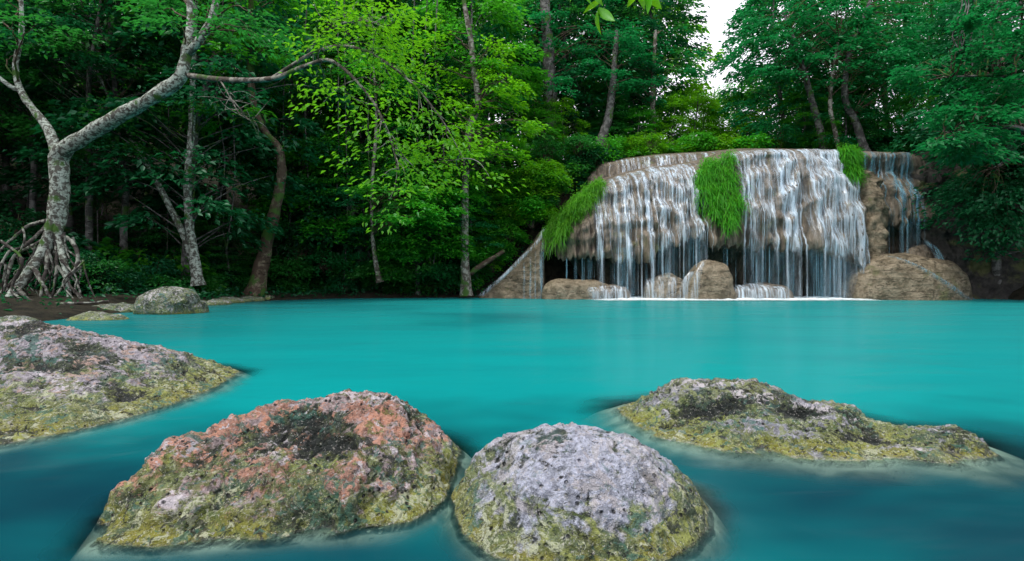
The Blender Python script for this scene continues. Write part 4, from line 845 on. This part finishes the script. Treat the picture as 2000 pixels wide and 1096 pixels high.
hero('slender_tree', 'slender white-blotched trunk rising straight from the left shore', [(388, 558, 24), (380, 500, 24), (368, 420, 24.2), (366, 340, 24.3), (374, 260, 24.4), (376, 170, 24.5), (380, 60, 24.6), (384, -80, 24.6)], [0.22, 0.19, 0.16, 0.15, 0.15, 0.13, 0.11, 0.08], B_WHITE, [(400, 30, 24.5, 90, 110, 22)], L_FRESH, 0.27, 70, 3)
hero('slender_tree', 'thin pale trunk leaning left out of the base of the straight white one', [(384, 545, 24.3), (362, 470, 24.4), (332, 405, 24.5), (298, 340, 24.6), (262, 280, 24.8), (225, 215, 25), (180, 120, 25)], [0.14, 0.13, 0.13, 0.12, 0.11, 0.10, 0.06], B_WHITE, [(210, 130, 25, 90, 80, 16)], L_DARK, 0.26, 70, 5)
hero('curved_tree', 'brown mossy trunk bowing to the right beside the water', [(497, 584, 27), (508, 530, 27), (522, 470, 27), (540, 400, 26.8), (550, 340, 26.6), (544, 290, 26.4), (515, 255, 26.2), (495, 200, 26), (488, 110, 26), (492, -40, 26)], [0.42, 0.34, 0.30, 0.26, 0.22, 0.19, 0.17, 0.17, 0.16, 0.10], B_BROWN, [(500, 60, 26, 110, 70, 22), (450, 230, 26, 60, 25, 5)], L_FRESH, 0.27, 70, 7)
hero('thin_tree', 'thin pale stem standing just right of the middle of the left bank', [(742, 552, 29), (732, 500, 29), (726, 430, 29), (728, 340, 29), (735, 240, 29), (730, 130, 29)], [0.13, 0.11, 0.10, 0.09, 0.08, 0.04], B_PALE, [(790, 400, 28.2, 105, 42, 26), (730, 160, 29, 70, 60, 10)], L_FRESH, 0.26, 90, 9, droop=0.2)
hero('dark_tree', 'dark straight trunk half hidden in shade left of the thin pale stem', [(712, 530, 31.5), (690, 430, 31.5), (682, 330, 31.5), (684, 220, 31.5), (680, 60, 31.5)], [0.26, 0.24, 0.22, 0.2, 0.15], B_GREY, [(690, 110, 31.5, 110, 90, 26), (610, 330, 31, 80, 60, 12)], L_MID, 0.27, 80, 11)
hero('pale_tree', 'tall pale crooked trunk near the ramp with yellow-green leaves', [(911, 578, 29.5), (908, 500, 29.5), (908, 400, 29.5), (912, 300, 29.4), (918, 245, 29.3), (934, 205, 29.2), (926, 140, 29.2), (918, 70, 29.2), (900, -30, 29.2)], [0.27, 0.22, 0.2, 0.19, 0.19, 0.18, 0.16, 0.15, 0.1], B_PALE,
     [(960, 250, 28.6, 75, 130, 34), (900, 120, 29, 90, 90, 18), (850, 320, 28.6, 70, 70, 14)], L_BRIGHT, 0.25, 62, 13, spray=(0.6, 1.1))
hero('big_tree', 'thick grey trunk standing on the slope left above the falls', [(1068, 335, 36), (1071, 260, 36), (1074, 180, 36), (1070, 90, 36), (1060, -40, 36)], [0.62, 0.5, 0.44, 0.4, 0.3], B_GREY, [(1110, 70, 36, 130, 90, 34), (1040, 190, 35.5, 60, 60, 10)], L_JADE, 0.27, 80, 15)
hero('leaning_dark_tree', 'dark trunk leaning right behind the left end of the upper tier', [(1148, 340, 35.5), (1168, 290, 35.5), (1186, 240, 35.6), (1196, 170, 35.8), (1205, 60, 36)], [0.42, 0.34, 0.28, 0.24, 0.15], B_GREY, [(1210, 120, 36, 90, 90, 24)], L_JADE, 0.27, 80, 17)
hero('thin_straight_tree', 'thin straight grey trunk behind the upper tier below blue-green leaves', [(1277, 312, 37), (1276, 250, 37), (1275, 180, 37), (1280, 60, 37)], [0.2, 0.19, 0.17, 0.1], B_PALE, [(1280, 110, 37, 70, 90, 18)], L_JADE, 0.27, 80, 19)
hero('ledge_tree', 'thin bent pale stem on the cliff top right of the falls', [(1640, 300, 33.6), (1632, 262, 33.6), (1622, 215, 33.6), (1624, 160, 33.6), (1640, 60, 33.5)], [0.14, 0.13, 0.12, 0.11, 0.07], B_PALE, [(1640, 90, 33, 110, 80, 30)], L_JADE, 0.27, 85, 21)
hero('ledge_tree', 'dark trunk leaning left on the cliff top beside the thin bent stem', [(1612, 300, 34.4), (1600, 250, 34.4), (1584, 190, 34.4), (1560, 110, 34.4), (1530, 20, 34.4)], [0.24, 0.22, 0.2, 0.17, 0.1], B_GREY, [(1535, 75, 34, 85, 80, 28), (1600, 30, 34, 80, 50, 12)], L_JADE, 0.27, 85, 23)
hero('ledge_tree', 'dark trunk leaning right behind the tuft on the cliff top', [(1690, 300, 34), (1672, 240, 34), (1650, 190, 34), (1660, 100, 34), (1700, 0, 34)], [0.24, 0.22, 0.2, 0.16, 0.1], B_GREY, [(1740, 120, 33, 100, 60, 26), (1760, 30, 33, 90, 40, 12)], L_JADE, 0.27, 85, 25)
hero('overhanging_tree', 'jade tree at the right edge spreading layered boughs over the side cascade', [(2090, 470, 25), (2085, 380, 25), (2070, 260, 25), (2050, 120, 25), (2040, -20, 25)], [0.4, 0.34, 0.3, 0.25, 0.15], B_GREY,
     [(1910, 240, 24.5, 80, 26, 18), (1890, 285, 24.5, 60, 22, 13), (1960, 200, 24, 60, 40, 12), (1880, 150, 26, 110, 30, 14), (1940, 60, 25, 90, 60, 18)], L_JADE, 0.27, 85, 27, droop=0.25,
     limbs=[([(2070, 290, 25), (1990, 250, 24.6), (1900, 255, 24.3), (1830, 280, 24.3)], [0.14, 0.1, 0.06, 0.02]), ([(2060, 180, 25), (1960, 150, 25), (1860, 150, 25.5)], [0.12, 0.08, 0.03])])
hero('overhanging_tree', 'dark tree drooping foliage down the shaded right bank', [(2060, 420, 27), (2050, 360, 27), (2020, 320, 27), (1980, 310, 27), (1940, 330, 27)], [0.3, 0.26, 0.2, 0.14, 0.06], B_GREY, [(1925, 365, 27, 60, 35, 14), (1970, 400, 26.5, 60, 50, 16), (1990, 330, 26, 40, 40, 8)], L_DARK, 0.26, 85, 29, droop=0.6)
# fallen log on the slope
P, rr = spline_px([(918, 535, 29.9), (950, 512, 30), (985, 490, 30.3)], 16, [0.16, 0.15, 0.10]); V, Q_ = tube(P, rr, 8, 0.3)
tag(obj('fallen_log', mesh_np('fallen_log', V, Q_), B_BROWN), 'dark fallen log propped on the slope beside the pale crooked trunk', 'log')

# -- shrubs
def proto_shrub(rad, H, K, nper, leaf, seed, droop=0.5):
    r = np.random.default_rng(seed); A = Acc(); th = r.random(K) * 6.283; u = r.random(K) ** 0.7; ra = rad * np.sqrt(1 - (u * 0.85) ** 2) * np.sqrt(r.uniform(0.2, 1, K)); c = np.column_stack([np.cos(th) * ra, np.sin(th) * ra, H * (0.12 + 0.85 * u)]); out = np.column_stack([np.cos(th), np.sin(th), 0.3 + 0 * th])
    for k in range(K): A.add(*tube(crooked(np.array((r.normal(0, 0.08), r.normal(0, 0.08), -0.1)), c[k], r, 6, 0.08), np.linspace(0.03, 0.008, 6), 4))
    return A.mesh('stem'), crown_mesh('foliage', c, out, r.uniform(0.35, 0.7, K), nper, leaf, droop, seed + 1, 0.9, 0.16)
SHRUB = [proto_shrub(1.0, 1.5, 34, 42, 0.20, 200), proto_shrub(1.1, 1.2, 36, 42, 0.24, 201, 0.8), proto_shrub(0.8, 2.0, 36, 42, 0.17, 202), proto_shrub(1.2, 1.0, 30, 50, 0.22, 203, 0.9)]
def shrub(px, py, Y, s, mat, label, group=None, name='shrub', k=None, z=None):
    p = U(px, py, Y); x = p[0]; zz = float(ground_z([(x, Y)])[0]) - 0.1 if z is None else z
    if z == 'px': zz = p[2]
    label = ('small ' if s < 0.75 else 'large ' if s > 1.15 else '') + {'leaf_yellow_green': 'yellow-green ', 'leaf_fresh_green': 'fresh green ', 'leaf_mid_green': 'mid-green ', 'leaf_dark_green': 'dark ', 'leaf_jade_green': 'jade '}[mat.name] + label
    e = empty(name, (x, Y, zz), label, 'shrub', group); t, c = SHRUB[tr.randrange(4) if k is None else k]; e.scale = (s, s, s); e.rotation_euler.z = tr.uniform(0, 6.28)
    o = obj('stem', mesh_in(t, B_BROWN)); o.parent = e; o = obj('foliage', mesh_in(c, mat)); o.parent = e; stuff(o)
for px in range(-60, 110, 24): shrub(px, 0, 22.5 + tr.uniform(-0.5, 1.5), tr.uniform(0.8, 1.4), L_DARK, 'shrub behind the stilt roots', 'shrubs behind the stilt roots')
for px in range(150, 940, 26):
    Y = np.interp(px, [150, 380, 520, 700, 940], [21.5, 24.5, 29, 30.8, 31.2]) + tr.uniform(0, 1.2)
    shrub(px + tr.uniform(-9, 9), 0, Y, tr.uniform(0.55, 1.1), tr.choice([L_DARK, L_MID] if px < 520 else [L_MID, L_FRESH, L_JADE]), 'shrub at the water edge of the left bank', 'low dark shrubs along the left bank')
for px in range(120, 960, 30):
    Y = np.interp(px, [120, 380, 520, 700, 960], [24, 27.5, 32, 33.2, 33.2]) + tr.uniform(-0.6, 1.2)
    shrub(px + tr.uniform(-9, 9), 0, Y, tr.uniform(1.1, 1.9), tr.choice([L_DARK, L_MID, L_DARK, L_FRESH]), 'shrub in the second row of the left bank', 'second row of shrubs on the left bank')
for k, (px, py, Y, s, m) in enumerate([(570, 420, 30.5, 1.3, L_FRESH), (620, 400, 30.8, 1.3, L_JADE), (660, 350, 31, 1.4, L_FRESH), (600, 330, 31, 1.3, L_FRESH), (880, 500, 30.2, 1.0, L_FRESH), (820, 450, 30, 1.2, L_FRESH), (760, 540, 30.2, 0.9, L_MID), (690, 545, 30.3, 0.9, L_MID), (640, 530, 30, 1.0, L_JADE), (570, 540, 29.6, 1.0, L_MID), (860, 545, 30.3, 0.9, L_JADE), (900, 420, 30.5, 1.2, L_FRESH), (640, 470, 30.5, 1.3, L_FRESH), (850, 470, 30.3, 1.3, L_FRESH), (800, 510, 30.2, 1.1, L_FRESH), (720, 480, 31, 1.2, L_DARK), (590, 510, 30, 1.2, L_DARK)]):
    shrub(px, py, Y, s, m, 'bush crowding the middle of the left bank', 'bushes in the middle of the left bank', z='px')
for k in range(48):
    px = tr.uniform(925, 1085); top = np.interp(px, [930, 990, 1035, 1075], [560, 510, 460, 415]); py = top - tr.uniform(0, 150) * (1 if px < 1040 else 0.6)
    shrub(px, py, 31.0 + (top - py) * 0.012 + tr.uniform(-0.2, 0.4), tr.uniform(0.55, 0.9), tr.choice([L_BRIGHT, L_FRESH, L_BRIGHT, L_FRESH, L_MID]), 'bush on the slope left of the falls', 'bushes on the slope left of the falls', z='px')
for k in range(20):
    px = tr.uniform(1040, 1190); py = np.interp(px, [1040, 1190], [395, 335]) - tr.uniform(-5, 60); shrub(px, py, 33.4 + tr.uniform(0, 1.5), tr.uniform(0.7, 1.1), tr.choice([L_DARK, L_MID, L_FRESH]), 'bush under the thick grey trunk', 'bushes under the thick grey trunk', z='px')
for k, px in enumerate(range(1195, 1900, 27)):
    shrub(px + tr.uniform(-8, 8), np.interp(px, [1195, 1440, 1900], [318, 300, 302]), 35 + tr.uniform(-0.4, 0.8), tr.uniform(0.7, 1.2), tr.choice([L_BRIGHT, L_FRESH] if px < 1500 else [L_FRESH, L_JADE, L_MID]), 'bush on the cliff top behind the rim', 'bushes along the cliff top', z='px')
for k in range(16):
    px = tr.uniform(1905, 2060); py = tr.uniform(330, 440); Yb = np.interp(px, [1905, 1960, 2060], [29.6, 28.8, 27.0]) - (py - 330) * 0.005
    shrub(px, py, Yb, tr.uniform(0.5, 1.0), L_DARK, 'bush clinging to the shaded right bank', 'bushes on the shaded right bank', z='px')

# -- grass tufts hanging on the falls
def tuft(name, label, a0, a1, vfun, n, seed, mat, length=(0.35, 0.75), fluff=0.35):
    r = np.random.default_rng(seed); a = r.uniform(a0, a1, n); v = np.array([r.uniform(*vfun(x)) for x in a]); ia = np.clip(np.interp(a, aa, np.arange(NA)).astype(int), 0, NA - 1); iv = np.clip((v / 6 * (NV - 1)).astype(int), 0, NV - 1)
    P = GRID[ia, iv] + np.stack([r.normal(0, 0.08, n), r.uniform(-fluff, 0.05, n), r.normal(0, 0.16, n)], 1)
    keepm = perlin(P * np.array((1.7, 1.0, 1.2)) + seed) + r.random(n) * 0.9 > 0.12; edge_ = np.minimum(a - a0, a1 - a) / (a1 - a0); keepm &= edge_ + r.random(n) * 0.16 > 0.10; P = P[keepm]; n = len(P)
    d = unit(np.stack([r.normal(0, 0.45, n), r.uniform(-1.0, -0.35, n), r.uniform(-0.2, 0.9, n)], 1)); L = r.uniform(*length, n) * (0.6 + 0.8 * (fbm(P * 1.6 + seed, 2) + 0.4)).clip(0.35, 1.7); side = unit(np.cross(d, np.array((0, 0, 1.0)) + r.normal(0, 0.3, (n, 3)))); w = 0.016
    rows = []
    for t, ww in ((0, 1.0), (0.5, 0.85), (1.0, 0.1)):
        c = P + d * (L * t)[:, None] + np.array((0, 0, -1.0)) * (0.85 * L * t * t)[:, None]; rows += [c - side * w * ww, c + side * w * ww]
    V = np.stack(rows, 1).reshape(-1, 3); i = np.arange(n)[:, None] * 6; Q_ = np.concatenate([i + np.array((0, 1, 3, 2)), i + np.array((2, 3, 5, 4))])
    c0 = GRID[int(np.interp((a0 + a1) / 2, aa, np.arange(NA))), int(np.mean(vfun((a0 + a1) / 2)) / 6 * (NV - 1))]
    e = empty(name, tuple(c0), label, 'grass tuft'); stuff(child('blade_mass', mesh_np('blade_mass', V, Q_, attrs={'lv': np.repeat(r.random(n), 6)}, smooth=False), mat, e))
    P2 = P[: n // 4]; ax = d[: n // 4]; Lf = r.uniform(0.06, 0.11, len(P2)); stuff(child('small_leaves', leaf_mesh('small_leaves', P2 + ax * 0.2, ax + r.normal(0, 0.5, ax.shape), np.array((0, 0, 1.0)) + r.normal(0, 0.5, ax.shape), Lf, Lf * 0.5, r), mat, e))
L_GRASS = leaf_mat('grass_green', (0.035, 0.22, 0.010), (0.11, 0.36, 0.02), (0.14, 0.5, 0.02), 0.4, 0.1)
tuft('grass_tuft', 'long green grass mound draped over the left shoulder of the overhang', 1064, 1182, lambda a: (0.95, float(np.interp(a, [1064, 1110, 1150, 1182], [3.6, 2.9, 2.3, 1.7]))), 6500, 301, L_GRASS)
tuft('grass_tuft', 'tall green grass tuft hanging in the middle between two curtains of water', 1356, 1430, lambda a: (float(np.interp(a, [1356, 1385, 1430], [2.3, 1.2, 1.3])), float(np.interp(a, [1356, 1395, 1430], [3.0, 3.6, 3.2]))), 6500, 302, L_GRASS)
tuft('grass_tuft', 'small green grass tuft at the top of the falls beside the rock pillar', 1647, 1690, lambda a: (0.95, 2.5), 3800, 303, L_GRASS, (0.3, 0.6))

# -- near leaves hanging into the picture at the top
twig = empty('hanging_twig', tuple(U(1215, -260, 4.6)), 'twig of large bright green leaves hanging into the top of the view', 'twig')
A = Acc(); r = np.random.default_rng(55); seats = []
P, rr = spline_px([(1215, -260, 4.6), (1205, -140, 4.6), (1195, -60, 4.6), (1170, 14, 4.55)], 24, [0.02, 0.012, 0.008, 0.004]); A.add(*tube(P, rr, 6)); seats += [(P[-1], (-0.15, -0.1, -1)), (P[-1], (0.7, -0.2, -0.9)), (P[-2], (-0.9, 0.1, -0.35)), (P[-4], (0.9, 0, -0.1)), (P[-6], (-0.8, -0.3, -0.2)), (P[-7], (0.8, 0.4, -0.5))]
for pts in ([(1200, -90, 4.6), (1235, -50, 4.6), (1262, -12, 4.6)], [(1203, -120, 4.6), (1160, -80, 4.5), (1140, -30, 4.5)], [(1208, -160, 4.6), (1270, -110, 4.7), (1310, -50, 4.7)]):
    P, rr = spline_px(pts, 14, [0.006, 0.005, 0.003]); A.add(*tube(P, rr, 5)); seats += [(P[-2], (-0.4, -0.6, -0.8)), (P[-4], (0.3, 0.5, -1))]; seats += [(P[-1], (0.2, -0.1, -1)), (P[-1], (0.8, 0, -0.7)), (P[-3], (-0.7, 0, -0.7)), (P[-6], (0.5, 0.4, -0.8))]
child('stem', A.mesh('stem'), B_BROWN, twig)
for p, d in seats:
    o, M = leaf_at(p, d, r.uniform(0.17, 0.25), LEAF2, twig, r, 0.8); o.parent = twig; o.matrix_parent_inverse = Matrix.Translation(-twig.location); o.matrix_basis = M

# -- hanging vines
vr = np.random.default_rng(88)
def vine(px, py0, py1, Y, rad, label, group):
    n = 5; pts = [(px + vr.normal(0, 7), py0 + (py1 - py0) * t, Y + vr.normal(0, 0.1)) for t in np.linspace(0, 1, n)]; P, rr = spline_px(pts, 26, np.full(n, rad)); V, Q_ = tube(P, rr, 5, 0.2); tag(obj('hanging_vine', mesh_np('hanging_vine', V, Q_), B_GREY), label, 'vine', group)
for px in (60, 185, 205, 330, 430, 455, 560, 600, 655, 672, 730, 805, 835, 860): vine(px, -20, vr.uniform(420, 560), 26.5 if px < 500 else 30, 0.035, 'thin grey vine hanging in the left forest', 'vines in the left forest')
for px in (1868, 1878, 1888, 1899, 1908): vine(px, -20, vr.uniform(90, 140), 27, 0.03, 'grey aerial root hanging at the top right', 'aerial roots at the top right')

# -- leaf litter and seedlings on the bank
r = np.random.default_rng(99); n = 26000; x = r.uniform(-20, 4, n); y = r.uniform(12, 40, n); sd = shore_sd(np.stack([x, y], 1)); k = (sd > 0.15) & (sd < 11) & ((y > 22) | (r.random(n) < 0.12)); x, y = x[k], y[k]
P = np.column_stack([x, y, ground_z(np.stack([x, y], 1)) + r.uniform(0.0, 0.35, len(x))]); Lf = r.uniform(0.12, 0.28, len(x))
und = stuff(obj('undergrowth', leaf_mesh('undergrowth', P, r.normal(0, 1, P.shape) * np.array((1, 1, 0.5)), np.array((0, 0, 1.0)) + r.normal(0, 0.5, P.shape), Lf, Lf * 0.5, r), L_DARK))
tag(und, 'dark leafy ground cover under the trees of the left bank', 'ground cover')

# ------------------------------------------------------------------ things that look alike are told apart by their order
ORD = 'second third fourth fifth sixth seventh eighth ninth tenth eleventh twelfth thirteenth fourteenth fifteenth sixteenth seventeenth eighteenth nineteenth twentieth'.split()
bpy.context.view_layer.update()
by_label = {}
for o in col.objects:
    if o.parent is None and 'label' in o.keys(): by_label.setdefault(o['label'], []).append(o)
def screen_x(o):
    if o.type == 'MESH':
        n = len(o.data.vertices); co = np.empty(n * 3, np.float32); o.data.vertices.foreach_get('co', co); m = co.reshape(-1, 3).mean(0); p = o.matrix_world @ Vector(m.tolist())
    else: p = o.matrix_world.translation
    return p.x / max(p.y, 0.1)
for lab, obs in by_label.items():
    if 1 < len(obs) <= 20:
        obs.sort(key=screen_x)
        for k, o in enumerate(obs): o['label'] = lab + ', ' + ('leftmost' if k == 0 else 'rightmost' if k == len(obs) - 1 else ORD[k - 1] + ' from the left')
